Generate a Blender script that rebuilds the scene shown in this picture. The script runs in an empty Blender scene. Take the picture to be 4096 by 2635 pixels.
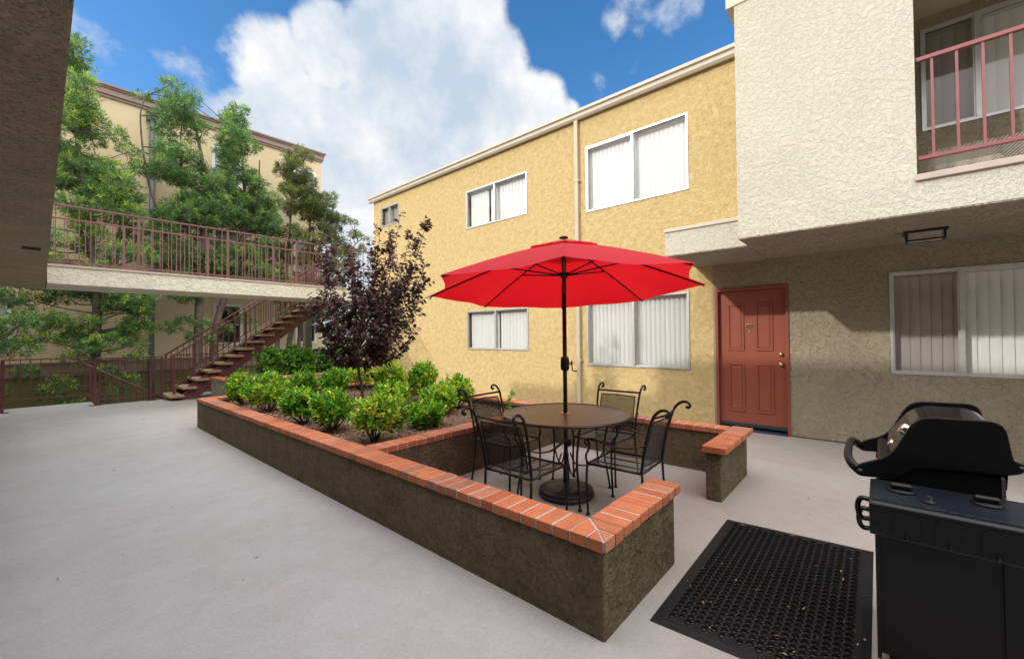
import bpy, math, random
import numpy as np
from mathutils import Vector, Matrix, noise as mnoise
rnd = random.Random(7); npr = np.random.default_rng(7)
PI = math.pi; R_ = math.radians
scn = bpy.context.scene; COL = scn.collection

# ------------------------------------------------------------------ materials
def nodes(name):
    m = bpy.data.materials.new(name); m.use_nodes = True
    nt = m.node_tree; b = nt.nodes['Principled BSDF']
    return m, nt, b
def N(nt, t, **kw):
    n = nt.nodes.new(t)
    for k, v in kw.items():
        if k in n.inputs: n.inputs[k].default_value = v
        else: setattr(n, k, v)
    return n
def L(nt, a, b): nt.links.new(a, b)
def rgba(c): return (c[0], c[1], c[2], 1)
def ramp(nt, fac, stops):
    r = nt.nodes.new('ShaderNodeValToRGB'); e = r.color_ramp.elements
    while len(e) < len(stops): e.new(0.5)
    for i, (p, c) in enumerate(stops):
        e[i].position = p; e[i].color = rgba(c) if len(c) == 3 else c
    L(nt, fac, r.inputs[0]); return r.outputs[0]
def coord(nt, scale=(1, 1, 1), kind='Object'):
    tc = nt.nodes.new('ShaderNodeTexCoord'); mp = nt.nodes.new('ShaderNodeMapping')
    mp.inputs['Scale'].default_value = scale
    L(nt, tc.outputs[kind], mp.inputs['Vector']); return mp.outputs[0]
def simple(name, c, rough=0.5, metal=0.0, spec=0.5, bump=0, bscale=60, var=0.0, vscale=3):
    m, nt, b = nodes(name)
    b.inputs['Base Color'].default_value = rgba(c); b.inputs['Roughness'].default_value = rough
    b.inputs['Metallic'].default_value = metal; b.inputs['Specular IOR Level'].default_value = spec
    if var or bump:
        v = coord(nt)
    if var:
        n = N(nt, 'ShaderNodeTexNoise', Scale=vscale, Detail=6.0, Roughness=0.65); L(nt, v, n.inputs['Vector'])
        lo = tuple(x * (1 - var) for x in c); hi = tuple(min(1, x * (1 + var)) for x in c)
        L(nt, ramp(nt, n.outputs[0], [(0.3, lo), (0.7, hi)]), b.inputs['Base Color'])
    if bump:
        n2 = N(nt, 'ShaderNodeTexNoise', Scale=bscale, Detail=4.0); L(nt, v, n2.inputs['Vector'])
        bp = N(nt, 'ShaderNodeBump', Strength=bump, Distance=0.01); L(nt, n2.outputs[0], bp.inputs['Height'])
        L(nt, bp.outputs[0], b.inputs['Normal'])
    return m
def stucco(name, c1, c2, scale=9, dist=0.012, strength=0.9, kind='lace', mott=2.2, stretch=(1, 1, 1), stain=None, ridge_shade=0.62):
    """trowelled plaster: flat islands with ragged torn edges over a fine sand grain"""
    m, nt, b = nodes(name); b.inputs['Roughness'].default_value = 0.92
    b.inputs['Specular IOR Level'].default_value = 0.15
    v = coord(nt, stretch)
    big = N(nt, 'ShaderNodeTexNoise', Scale=mott, Detail=7.0, Roughness=0.62); L(nt, v, big.inputs['Vector'])
    # torn-trowel relief: short ragged ridge lines on smooth plateaus, over sand grain
    ln = N(nt, 'ShaderNodeTexNoise', Scale=scale, Detail=7.0, Roughness=0.62); L(nt, v, ln.inputs['Vector'])
    w = 0.05
    h1 = ramp(nt, ln.outputs[0], [(0.5 - w, (0, 0, 0)), (0.5 + w * .3, (0.85,) * 3), (0.75, (1, 1, 1))])
    ln2 = N(nt, 'ShaderNodeTexNoise', Scale=scale * 2.1, Detail=6.0, Roughness=0.65); L(nt, v, ln2.inputs['Vector'])
    h2 = ramp(nt, ln2.outputs[0], [(0.42, (0, 0, 0)), (0.56, (1, 1, 1))])
    fine = N(nt, 'ShaderNodeTexNoise', Scale=95.0, Detail=5.0, Roughness=.75); L(nt, v, fine.inputs['Vector'])
    s1 = N(nt, 'ShaderNodeMath', operation='MULTIPLY_ADD'); L(nt, h2, s1.inputs[0]); s1.inputs[1].default_value = 0.5; L(nt, h1, s1.inputs[2])
    s2 = N(nt, 'ShaderNodeMath', operation='MULTIPLY_ADD'); L(nt, fine.outputs[0], s2.inputs[0]); s2.inputs[1].default_value = 0.7; L(nt, s1.outputs[0], s2.inputs[2])
    bp = N(nt, 'ShaderNodeBump', Strength=strength, Distance=dist); L(nt, s2.outputs[0], bp.inputs['Height']); L(nt, bp.outputs[0], b.inputs['Normal'])
    col = ramp(nt, big.outputs[0], [(0.32, c1), (0.68, c2)])
    # shadow lines under the torn edges, darkened into the colour
    edge = ramp(nt, ln.outputs[0], [(0.455, (1, 1, 1)), (0.478, (ridge_shade,) * 3), (0.505, (1, 1, 1))])
    brk = ramp(nt, ln2.outputs[0], [(0.46, (0, 0, 0)), (0.54, (1, 1, 1))])
    dk = N(nt, 'ShaderNodeMixRGB', blend_type='MULTIPLY'); L(nt, brk, dk.inputs[0]); L(nt, col, dk.inputs[1]); L(nt, edge, dk.inputs[2])
    out = dk.outputs[0]
    if stain:
        sc, lo, hi, colr = stain
        sn = N(nt, 'ShaderNodeTexNoise', Scale=sc, Detail=8.0, Roughness=0.7); L(nt, v, sn.inputs['Vector'])
        mx = N(nt, 'ShaderNodeMixRGB', blend_type='MIX'); L(nt, ramp(nt, sn.outputs[0], [(lo, (0, 0, 0)), (hi, (1, 1, 1))]), mx.inputs[0])
        L(nt, out, mx.inputs[1]); mx.inputs[2].default_value = rgba(colr); out = mx.outputs[0]
    L(nt, out, b.inputs['Base Color'])
    return m
M = {}
M['yellow'] = stucco('yellow_stucco', (0.49, 0.36, 0.155), (0.62, 0.475, 0.24), scale=24, dist=0.007, strength=0.8, mott=11, ridge_shade=.82)
M['cream'] = stucco('cream_stucco', (0.515, 0.49, 0.40), (0.57, 0.545, 0.45), scale=23, dist=0.007, strength=0.7, ridge_shade=.86, mott=1.2)
M['grey'] = stucco('olive_grey_stucco', (0.315, 0.27, 0.19), (0.375, 0.325, 0.235), scale=15, dist=0.011, strength=0.75, ridge_shade=.74, mott=1.2)
M['plant_wall'] = stucco('planter_stucco', (0.175, 0.138, 0.082), (0.25, 0.20, 0.125), scale=14, dist=0.02, strength=1.0, mott=5, stain=(7, 0.58, 0.75, (0.095, 0.078, 0.05)), ridge_shade=.62)
M['back_planter_wall'] = stucco('back_planter_stucco', (0.24, 0.23, 0.18), (0.31, 0.29, 0.23), scale=11, dist=0.014, strength=0.8)
M['soffit'] = stucco('soffit_stucco', (0.62, 0.49, 0.36), (0.78, 0.63, 0.47), scale=22, dist=0.025, strength=1.0, ridge_shade=.4)
M['soffit_r'] = stucco('eave_soffit_stucco', (0.46, 0.39, 0.29), (0.56, 0.48, 0.36), scale=20, dist=0.02, strength=1.0, ridge_shade=.5)
M['bridge'] = stucco('bridge_stucco', (0.68, 0.655, 0.53), (0.76, 0.73, 0.60), scale=13, dist=0.012, strength=0.8, ridge_shade=.75, stain=(4, 0.6, 0.85, (0.45, 0.45, 0.36)))
M['tan'] = stucco('tan_stucco', (0.68, 0.55, 0.35), (0.74, 0.61, 0.40), scale=20, dist=0.008, strength=0.5, mott=0.8, ridge_shade=.9)
M['green_wall'] = stucco('olive_base_stucco', (0.17, 0.175, 0.08), (0.21, 0.21, 0.10), scale=20, dist=0.008, strength=0.5, ridge_shade=.9)
M['cornice'] = simple('brown_cornice_paint', (0.30, 0.215, 0.185), 0.7, var=0.08)
M['beige_trim'] = simple('beige_trim_paint', (0.50, 0.45, 0.36), 0.6, var=0.08)
M['ledge_trim'] = simple('grey_pink_trim_paint', (0.42, 0.34, 0.29), 0.65, var=0.12, vscale=6)
M['maroon'] = simple('maroon_metal_paint', (0.125, 0.035, 0.038), 0.42, var=0.15, vscale=8)
M['rose_rail'] = simple('faded_rose_metal_paint', (0.235, 0.075, 0.08), 0.4, var=0.12, vscale=8)
M['alu'] = simple('aluminium_frame', (0.56, 0.56, 0.56), 0.38, 0.6, var=0.1, vscale=12)
M['white_frame'] = simple('white_window_vinyl', (0.75, 0.75, 0.74), 0.45)
M['blind'] = simple('white_blinds', (0.78, 0.77, 0.745), 0.6, var=0.03, vscale=2)
M['dark_in'] = simple('dark_room', (0.03, 0.03, 0.03), 0.9)
M['door'] = simple('brick_red_door_paint', (0.265, 0.068, 0.040), 0.42, var=0.06, vscale=4)
M['door_dark'] = simple('door_frame_paint', (0.24, 0.062, 0.045), 0.45, var=0.1, vscale=6)
M['brass'] = simple('aged_brass', (0.55, 0.42, 0.25), 0.3, 0.9)
M['gold'] = simple('gold_lettering', (0.50, 0.34, 0.11), 0.4, 0.6)
M['plate'] = simple('dark_plate', (0.10, 0.045, 0.02), 0.4)
M['chrome'] = simple('chrome', (0.75, 0.75, 0.75), 0.08, 1.0)
M['iron'] = simple('black_wrought_iron', (0.009, 0.009, 0.010), 0.4, 0, 0.4, var=0.2)
M['black_plastic'] = simple('black_plastic', (0.008, 0.008, 0.010), 0.45, 0, 0.3, bump=0.15, bscale=300)
M['grill_black'] = simple('grill_black_enamel', (0.005, 0.005, 0.006), 0.36, 0, 0.3, bump=0.05, bscale=500)
M['grill_gloss'] = simple('grill_gloss_enamel', (0.004, 0.004, 0.005), 0.11, 0, 0.3)
M['grill_shelf'] = simple('grill_side_shelf', (0.010, 0.014, 0.022), 0.30, var=0.25, vscale=9)
M['grill_apron'] = simple('grill_shelf_apron', (0.006, 0.007, 0.010), 0.42, 0, 0.35)
M['rubber'] = simple('black_rubber', (0.009, 0.009, 0.011), 0.6, 0, 0.25, bump=0.2, bscale=200)
M['mortar'] = simple('pale_mortar', (0.44, 0.40, 0.34), 0.95, bump=0.5, bscale=120, var=0.15, vscale=12)
M['bark'] = simple('bark', (0.13, 0.10, 0.08), 0.9, bump=1.0, bscale=22, var=0.35, vscale=7)
M['bark_dark'] = simple('dark_stem_bark', (0.10, 0.06, 0.045), 0.85, bump=0.6, bscale=60, var=0.3, vscale=14)
M['pipe'] = simple('slate_downpipe_paint', (0.085, 0.095, 0.105), 0.5, var=0.1)
M['terracotta'] = simple('terracotta', (0.45, 0.14, 0.06), 0.8, var=0.15)
M['base'] = simple('cast_resin_base', (0.022, 0.016, 0.018), 0.40, bump=0.7, bscale=35, var=0.3, vscale=20)
M['liner'] = simple('black_edging', (0.018, 0.018, 0.022), 0.5)
M['soil'] = simple('dark_mulch', (0.13, 0.075, 0.048), 0.95, bump=1.0, bscale=40, var=0.5, vscale=25)
M['tread'] = None

def brick_mat():
    m, nt, b = nodes('terracotta_brick'); b.inputs['Roughness'].default_value = 0.8
    v = coord(nt)
    g = N(nt, 'ShaderNodeNewGeometry')
    rp = ramp(nt, g.outputs['Random Per Island'], [(0.0, (0.44, 0.125, 0.05)), (0.35, (0.54, 0.175, 0.075)), (0.6, (0.46, 0.145, 0.068)), (0.85, (0.33, 0.145, 0.09)), (1.0, (0.54, 0.215, 0.115))])
    n = N(nt, 'ShaderNodeTexNoise', Scale=14.0, Detail=8.0, Roughness=0.7); L(nt, v, n.inputs['Vector'])
    mx = N(nt, 'ShaderNodeMixRGB', blend_type='MULTIPLY'); mx.inputs[0].default_value = 1.0
    L(nt, rp, mx.inputs[1]); L(nt, ramp(nt, n.outputs[0], [(0.3, (0.78, 0.74, 0.7)), (0.7, (1.1, 1.1, 1.1))]), mx.inputs[2])
    sp = N(nt, 'ShaderNodeTexNoise', Scale=130.0, Detail=3.0); L(nt, v, sp.inputs['Vector'])
    mx2 = N(nt, 'ShaderNodeMixRGB', blend_type='MIX'); L(nt, ramp(nt, sp.outputs[0], [(0.30, (0.85,) * 3), (0.36, (0, 0, 0))]), mx2.inputs[0])
    L(nt, mx.outputs[0], mx2.inputs[1]); mx2.inputs[2].default_value = (0.11, 0.045, 0.03, 1)
    ef = N(nt, 'ShaderNodeTexNoise', Scale=6.0, Detail=9.0, Roughness=0.75); L(nt, v, ef.inputs['Vector'])
    mx3 = N(nt, 'ShaderNodeMixRGB', blend_type='MIX'); L(nt, ramp(nt, ef.outputs[0], [(0.66, (0, 0, 0)), (0.82, (0.5,) * 3)]), mx3.inputs[0])
    L(nt, mx2.outputs[0], mx3.inputs[1]); mx3.inputs[2].default_value = (0.6, 0.45, 0.36, 1)
    L(nt, mx3.outputs[0], b.inputs['Base Color'])
    bp = N(nt, 'ShaderNodeBump', Strength=0.5, Distance=0.003); L(nt, sp.outputs[0], bp.inputs['Height']); L(nt, bp.outputs[0], b.inputs['Normal'])
    return m
M['brick'] = brick_mat()

def concrete_mat():
    m, nt, b = nodes('grey_deck_coating'); b.inputs['Roughness'].default_value = 0.62; b.inputs['Specular IOR Level'].default_value = 0.3
    v = coord(nt)
    n = N(nt, 'ShaderNodeTexNoise', Scale=0.55, Detail=9.0, Roughness=0.62); L(nt, v, n.inputs['Vector'])
    base = ramp(nt, n.outputs[0], [(0.3, (0.345, 0.338, 0.333)), (0.5, (0.39, 0.385, 0.387)), (0.7, (0.428, 0.423, 0.43))])
    n2 = N(nt, 'ShaderNodeTexNoise', Scale=5.0, Detail=10.0, Roughness=0.75); L(nt, v, n2.inputs['Vector'])
    mx = N(nt, 'ShaderNodeMixRGB', blend_type='MULTIPLY'); mx.inputs[0].default_value = 1.0
    L(nt, base, mx.inputs[1]); L(nt, ramp(nt, n2.outputs[0], [(0.3, (0.9, 0.89, 0.88)), (0.6, (1, 1, 1))]), mx.inputs[2])
    gr_ = N(nt, 'ShaderNodeTexNoise', Scale=55.0, Detail=6.0, Roughness=0.8); L(nt, v, gr_.inputs['Vector'])
    mg = N(nt, 'ShaderNodeMixRGB', blend_type='MULTIPLY'); mg.inputs[0].default_value = 1.0; L(nt, mx.outputs[0], mg.inputs[1]); L(nt, ramp(nt, gr_.outputs[0], [(0.32, (0.88, 0.88, 0.88)), (0.68, (1.08, 1.08, 1.08))]), mg.inputs[2]); mx = mg
    # warmer, browner tint towards the seating and door side
    tc = N(nt, 'ShaderNodeTexCoord'); sx = N(nt, 'ShaderNodeSeparateXYZ'); L(nt, tc.outputs['Object'], sx.inputs[0])
    mr = N(nt, 'ShaderNodeMapRange'); mr.inputs['From Min'].default_value = 1.2; mr.inputs['From Max'].default_value = 2.4; L(nt, sx.outputs[0], mr.inputs['Value'])
    mw = N(nt, 'ShaderNodeMixRGB', blend_type='MULTIPLY'); L(nt, mr.outputs[0], mw.inputs[0]); L(nt, mx.outputs[0], mw.inputs[1]); mw.inputs[2].default_value = (0.95, 0.86, 0.80, 1)
    # pale paint drips and dark specks
    sp = N(nt, 'ShaderNodeTexVoronoi', Scale=9.0); L(nt, v, sp.inputs['Vector'])
    big = N(nt, 'ShaderNodeTexNoise', Scale=0.9, Detail=2.0); L(nt, v, big.inputs['Vector'])
    msk = N(nt, 'ShaderNodeMath', operation='MULTIPLY'); L(nt, ramp(nt, sp.outputs['Distance'], [(0.05, (1, 1, 1)), (0.09, (0, 0, 0))]), msk.inputs[0])
    L(nt, ramp(nt, big.outputs[0], [(0.56, (0, 0, 0)), (0.62, (0.6,) * 3)]), msk.inputs[1])
    m4 = N(nt, 'ShaderNodeMixRGB', blend_type='MIX'); L(nt, msk.outputs[0], m4.inputs[0]); L(nt, mw.outputs[0], m4.inputs[1]); m4.inputs[2].default_value = (0.58, 0.56, 0.5, 1)
    n5 = N(nt, 'ShaderNodeTexNoise', Scale=2.2, Detail=12.0, Roughness=0.8); L(nt, v, n5.inputs['Vector'])
    m5 = N(nt, 'ShaderNodeMixRGB', blend_type='MIX'); L(nt, ramp(nt, n5.outputs[0], [(0.58, (0, 0, 0)), (0.72, (0.42,) * 3)]), m5.inputs[0]); L(nt, m4.outputs[0], m5.inputs[1]); m5.inputs[2].default_value = (0.26, 0.235, 0.21, 1)
    L(nt, m5.outputs[0], b.inputs['Base Color'])
    f = N(nt, 'ShaderNodeTexNoise', Scale=90.0, Detail=5.0, Roughness=0.7); L(nt, v, f.inputs['Vector'])
    bp = N(nt, 'ShaderNodeBump', Strength=0.45, Distance=0.004); L(nt, f.outputs[0], bp.inputs['Height']); L(nt, bp.outputs[0], b.inputs['Normal'])
    return m
M['concrete'] = concrete_mat()
def aggregate():
    m, nt, b = nodes('exposed_aggregate'); b.inputs['Roughness'].default_value = 0.9
    v = coord(nt); n = N(nt, 'ShaderNodeTexNoise', Scale=60.0, Detail=4.0, Roughness=0.8); L(nt, v, n.inputs['Vector'])
    L(nt, ramp(nt, n.outputs[0], [(0.35, (0.13, 0.08, 0.05)), (0.5, (0.33, 0.22, 0.13)), (0.65, (0.50, 0.38, 0.25))]), b.inputs['Base Color'])
    bp = N(nt, 'ShaderNodeBump', Strength=0.8, Distance=0.006); L(nt, n.outputs[0], bp.inputs['Height']); L(nt, bp.outputs[0], b.inputs['Normal'])
    return m
M['tread'] = aggregate()
def glass_mat(name='window_glass', tint=(0.96, 0.97, 0.97), refl=1.0):
    m = bpy.data.materials.new(name); m.use_nodes = True; nt = m.node_tree; nt.nodes.clear()
    o = N(nt, 'ShaderNodeOutputMaterial'); mix = N(nt, 'ShaderNodeMixShader'); t = N(nt, 'ShaderNodeBsdfTransparent'); g = N(nt, 'ShaderNodeBsdfGlossy')
    t.inputs[0].default_value = rgba(tint); g.inputs['Roughness'].default_value = 0.02; g.inputs['Color'].default_value = (refl, refl, refl, 1)
    lw = N(nt, 'ShaderNodeLayerWeight', Blend=0.5); pw = N(nt, 'ShaderNodeMath', operation='POWER'); L(nt, lw.outputs['Facing'], pw.inputs[0]); pw.inputs[1].default_value = 4.0
    f = N(nt, 'ShaderNodeMath', operation='MULTIPLY_ADD'); L(nt, pw.outputs[0], f.inputs[0]); f.inputs[1].default_value = 0.9; f.inputs[2].default_value = 0.035; L(nt, f.outputs[0], mix.inputs[0]); L(nt, t.outputs[0], mix.inputs[1]); L(nt, g.outputs[0], mix.inputs[2]); L(nt, mix.outputs[0], o.inputs[0])
    return m
M['glass'] = glass_mat()
M['screen'] = glass_mat('insect_screen_glass', (0.80, 0.79, 0.78))
def mesh_metal(name, c, scale, thr):
    """expanded-metal sheet: diagonal strands, open between"""
    m = bpy.data.materials.new(name); m.use_nodes = True; nt = m.node_tree; b = nt.nodes['Principled BSDF']
    b.inputs['Base Color'].default_value = rgba(c); b.inputs['Roughness'].default_value = 0.4
    v = coord(nt, (scale, scale, scale)); sx = N(nt, 'ShaderNodeSeparateXYZ'); L(nt, v, sx.inputs[0])
    fac = []
    for sg in (1, -1):
        a = N(nt, 'ShaderNodeMath', operation='MULTIPLY_ADD'); L(nt, sx.outputs[0], a.inputs[0]); a.inputs[1].default_value = sg
        a2 = N(nt, 'ShaderNodeMath', operation='ADD'); L(nt, sx.outputs[1], a2.inputs[0]); L(nt, sx.outputs[2], a2.inputs[1]); L(nt, a2.outputs[0], a.inputs[2])
        fr = N(nt, 'ShaderNodeMath', operation='FRACT'); L(nt, a.outputs[0], fr.inputs[0])
        lt = N(nt, 'ShaderNodeMath', operation='LESS_THAN'); L(nt, fr.outputs[0], lt.inputs[0]); lt.inputs[1].default_value = thr; fac.append(lt.outputs[0])
    mx = N(nt, 'ShaderNodeMath', operation='MAXIMUM'); L(nt, fac[0], mx.inputs[0]); L(nt, fac[1], mx.inputs[1])
    L(nt, mx.outputs[0], b.inputs['Alpha'])
    return m
M['mesh_seat'] = mesh_metal('expanded_metal_mesh', (0.014, 0.014, 0.016), 75, 0.40)
M['mesh_table'] = mesh_metal('table_metal_mesh', (0.105, 0.070, 0.054), 75, 0.78)
M['mesh_panel'] = mesh_metal('vent_screen_mesh', (0.35, 0.33, 0.29), 38, 0.28)
def cloth(name, c, tr):
    m = bpy.data.materials.new(name); m.use_nodes = True; nt = m.node_tree; nt.nodes.clear()
    o = N(nt, 'ShaderNodeOutputMaterial'); mix = N(nt, 'ShaderNodeMixShader'); mix.inputs[0].default_value = tr
    d = N(nt, 'ShaderNodeBsdfPrincipled'); d.inputs['Base Color'].default_value = rgba(c); d.inputs['Roughness'].default_value = 0.75; d.inputs['Specular IOR Level'].default_value = 0.2
    d.inputs['Sheen Weight'].default_value = 0.25; d.inputs['Sheen Tint'].default_value = (1, .7, .75, 1)
    t = N(nt, 'ShaderNodeBsdfTranslucent'); t.inputs[0].default_value = rgba((min(1, c[0] * 1.2), c[1] * 0.5, c[2] * 0.5))
    L(nt, d.outputs[0], mix.inputs[1]); L(nt, t.outputs[0], mix.inputs[2]); L(nt, mix.outputs[0], o.inputs[0])
    w = N(nt, 'ShaderNodeTexNoise', Scale=3.0, Detail=4.0); L(nt, coord(nt), w.inputs['Vector'])
    bp = N(nt, 'ShaderNodeBump', Strength=0.35, Distance=0.02); L(nt, w.outputs[0], bp.inputs['Height']); L(nt, bp.outputs[0], d.inputs['Normal'])
    return m
M['red'] = cloth('red_canopy_fabric', (0.62, 0.010, 0.024), 0.42)
def leaf_mat(name, c, var=0.3, rough=0.45, tr=0.35):
    m = bpy.data.materials.new(name); m.use_nodes = True; nt = m.node_tree; nt.nodes.clear()
    o = N(nt, 'ShaderNodeOutputMaterial'); mix = N(nt, 'ShaderNodeMixShader'); mix.inputs[0].default_value = tr
    g = N(nt, 'ShaderNodeNewGeometry')
    col = ramp(nt, g.outputs['Random Per Island'], [(0.0, tuple(x * (1 - var) for x in c)), (1.0, tuple(x * (1 + var) for x in c))])
    d = N(nt, 'ShaderNodeBsdfPrincipled'); L(nt, col, d.inputs['Base Color']); d.inputs['Roughness'].default_value = rough
    t = N(nt, 'ShaderNodeBsdfTranslucent'); L(nt, col, t.inputs[0])
    L(nt, d.outputs[0], mix.inputs[1]); L(nt, t.outputs[0], mix.inputs[2]); L(nt, mix.outputs[0], o.inputs[0])
    return m
M['pod_d'] = leaf_mat('podocarpus_dark_leaf', (0.085, 0.19, 0.062)); M['pod_m'] = leaf_mat('podocarpus_leaf', (0.185, 0.34, 0.09)); M['pod_y'] = leaf_mat('podocarpus_new_leaf', (0.42, 0.56, 0.08))
M['olive_d'] = leaf_mat('olive_tone_dark_leaf', (0.10, 0.14, 0.04)); M['olive_m'] = leaf_mat('olive_tone_leaf', (0.21, 0.25, 0.06)); M['olive_y'] = leaf_mat('olive_tone_new_leaf', (0.20, 0.23, 0.06))
M['euo_g'] = leaf_mat('glossy_green_leaf', (0.11, 0.32, 0.022), rough=0.3); M['euo_l'] = leaf_mat('fresh_green_leaf', (0.32, 0.58, 0.04), rough=0.3); M['euo_y'] = leaf_mat('yellow_margin_leaf', (0.66, 0.70, 0.07), rough=0.35)
M['hedge'] = leaf_mat('hedge_leaf', (0.075, 0.20, 0.02), rough=0.3); M['hedge_l'] = leaf_mat('hedge_bright_leaf', (0.14, 0.34, 0.03), rough=0.3)
M['pur'] = leaf_mat('purple_leaf', (0.085, 0.038, 0.048), rough=0.38, tr=0.2); M['pur2'] = leaf_mat('purple_green_leaf', (0.070, 0.062, 0.045), rough=0.38, tr=0.2); M['pur3'] = leaf_mat('purple_red_leaf', (0.17, 0.045, 0.04), rough=0.4, tr=0.35)
M['dry'] = leaf_mat('dry_leaf', (0.42, 0.26, 0.12), rough=0.8, tr=0.1)
M['chip'] = leaf_mat('mulch_chip', (0.18, 0.105, 0.065), var=0.8, rough=0.9, tr=0.0); M['chip_l'] = leaf_mat('pale_mulch_chip', (0.36, 0.24, 0.13), var=0.4, rough=0.9, tr=0.0)

# ------------------------------------------------------------------ mesh helpers
class B:
    def __init__(s): s.v = []; s.f = []; s.m = []; s.sm = []
    def add(s, vs, fs, mi=0, smooth=False):
        o = len(s.v); s.v += [tuple(map(float, p)) for p in vs]
        for f in fs: s.f.append(tuple(i + o for i in f)); s.m.append(mi); s.sm.append(smooth)
        return s
    def box(s, x0, x1, y0, y1, z0, z1, mi=0, bev=0.0):
        if bev <= 0:
            v = [(x, y, z) for x in (x0, x1) for y in (y0, y1) for z in (z0, z1)]
            return s.add(v, [(0, 1, 3, 2), (4, 6, 7, 5), (0, 4, 5, 1), (2, 3, 7, 6), (0, 2, 6, 4), (1, 5, 7, 3)], mi)
        b = bev; vs = []; idx = {}
        def g(c):
            k = tuple(round(q, 6) for q in c)
            if k not in idx: idx[k] = len(vs); vs.append(k)
            return idx[k]
        X = (x0, x1); Y = (y0, y1); Z = (z0, z1); sg = (1, -1)
        def P(i, j, k, ax):   # vertex belonging to face ax at corner ijk
            p = [X[i] + sg[i] * b, Y[j] + sg[j] * b, Z[k] + sg[k] * b]; p[ax] = (X, Y, Z)[ax][(i, j, k)[ax]]; return g(p)
        F = []
        for ax in range(3):
            o = [a for a in range(3) if a != ax]
            for sd in (0, 1):
                q = []
                for (a, c) in ((0, 0), (1, 0), (1, 1), (0, 1)):
                    ii = [0, 0, 0]; ii[ax] = sd; ii[o[0]] = a; ii[o[1]] = c; q.append(P(*ii, ax))
                F.append(q if (sd == 1) == (ax != 1) else q[::-1])
        for ax in range(3):
            o = [a for a in range(3) if a != ax]
            for a in (0, 1):
                for c in (0, 1):
                    i0 = [0, 0, 0]; i1 = [0, 0, 0]; i0[ax] = 0; i1[ax] = 1
                    for ii in (i0, i1): ii[o[0]] = a; ii[o[1]] = c
                    F.append([P(*i0, o[0]), P(*i1, o[0]), P(*i1, o[1]), P(*i0, o[1])])
        for i in (0, 1):
            for j in (0, 1):
                for k in (0, 1): F.append([P(i, j, k, 0), P(i, j, k, 1), P(i, j, k, 2)])
        c = np.mean(np.array(vs), 0); out = []
        for f in F:
            a = np.array([vs[q] for q in f]); n = np.cross(a[1] - a[0], a[2] - a[0]); out.append(f if n @ (a.mean(0) - c) > 0 else f[::-1])
        return s.add(vs, out, mi)
    def tube(s, pts, r, n=8, mi=0, cap=True, flat=None, up=None):
        """swept tube; r number or list; flat=(a,b) elliptical half-axes"""
        P = [Vector(p) for p in pts]; rs = r if isinstance(r, (list, tuple)) else [r] * len(P)
        vs = []; prev = None
        for i, p in enumerate(P):
            t = (P[min(i + 1, len(P) - 1)] - P[max(i - 1, 0)]).normalized()
            if prev is None:
                a = Vector(up) if up else (Vector((0, 0, 1)) if abs(t.z) < 0.9 else Vector((1, 0, 0)))
                u = (a - t * a.dot(t)).normalized()
            else:
                u = (prev - t * prev.dot(t)); u = u.normalized() if u.length > 1e-6 else prev
            prev = u; w = t.cross(u)
            for k in range(n):
                an = 2 * PI * k / n
                if flat: q = p + u * (math.cos(an) * flat[0]) + w * (math.sin(an) * flat[1])
                else: q = p + (u * math.cos(an) + w * math.sin(an)) * rs[i]
                vs.append(q)
        fs = []
        for i in range(len(P) - 1):
            for k in range(n): fs.append((i * n + k, i * n + (k + 1) % n, (i + 1) * n + (k + 1) % n, (i + 1) * n + k))
        if cap: fs.append(tuple(range(n))[::-1]); fs.append(tuple((len(P) - 1) * n + k for k in range(n)))
        return s.add(vs, fs, mi, True)
    def lathe(s, c, prof, n=32, mi=0, axis='z'):
        vs = []; 
        for (r, h) in prof:
            for k in range(n):
                a = 2 * PI * k / n; q = (r * math.cos(a), r * math.sin(a), h)
                if axis == 'x': q = (h, q[0], q[1])
                if axis == 'y': q = (q[0], h, q[1])
                vs.append((c[0] + q[0], c[1] + q[1], c[2] + q[2]))
        fs = [(i * n + k, i * n + (k + 1) % n, (i + 1) * n + (k + 1) % n, (i + 1) * n + k) for i in range(len(prof) - 1) for k in range(n)]
        fs.append(tuple(range(n))[::-1]); fs.append(tuple((len(prof) - 1) * n + k for k in range(n)))
        return s.add(vs, fs, mi, True)
    def prism(s, prof, a0, a1, axis='x', mi=0):
        n = len(prof)
        def P(a, q): return (a, q[0], q[1]) if axis == 'x' else ((q[0], a, q[1]) if axis == 'y' else (q[0], q[1], a))
        vs = [P(a0, q) for q in prof] + [P(a1, q) for q in prof]
        fs = [tuple(range(n)), tuple(range(n, 2 * n))[::-1]] + [(i, i + n, (i + 1) % n + n, (i + 1) % n) for i in range(n)]
        return s.add(vs, fs, mi)
    def build(s, name, mats, parent=None, bevel=0, fixn=True):
        me = bpy.data.meshes.new(name); me.from_pydata(s.v, [], s.f)
        for m in (mats if isinstance(mats, (list, tuple)) else [mats]): me.materials.append(m)
        me.polygons.foreach_set('material_index', s.m); me.polygons.foreach_set('use_smooth', s.sm)
        if fixn and len(s.f) < 60000:
            import bmesh
            bm = bmesh.new(); bm.from_mesh(me); bmesh.ops.recalc_face_normals(bm, faces=bm.faces); bm.to_mesh(me); bm.free()
        me.update()
        o = bpy.data.objects.new(name, me); COL.objects.link(o)
        if parent:
            o.parent = parent
            if parent.type == 'EMPTY' and not parent.get('local'): o.location = -Vector(parent.location)
        if bevel:
            md = o.modifiers.new('bevel', 'BEVEL'); md.width = bevel; md.segments = 2; md.limit_method = 'ANGLE'
        return o
def tag(o, label=None, cat=None, group=None, kind=None):
    if label: o['label'] = label
    if cat: o['category'] = cat
    if group: o['group'] = group
    if kind: o['kind'] = kind
    return o
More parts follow.
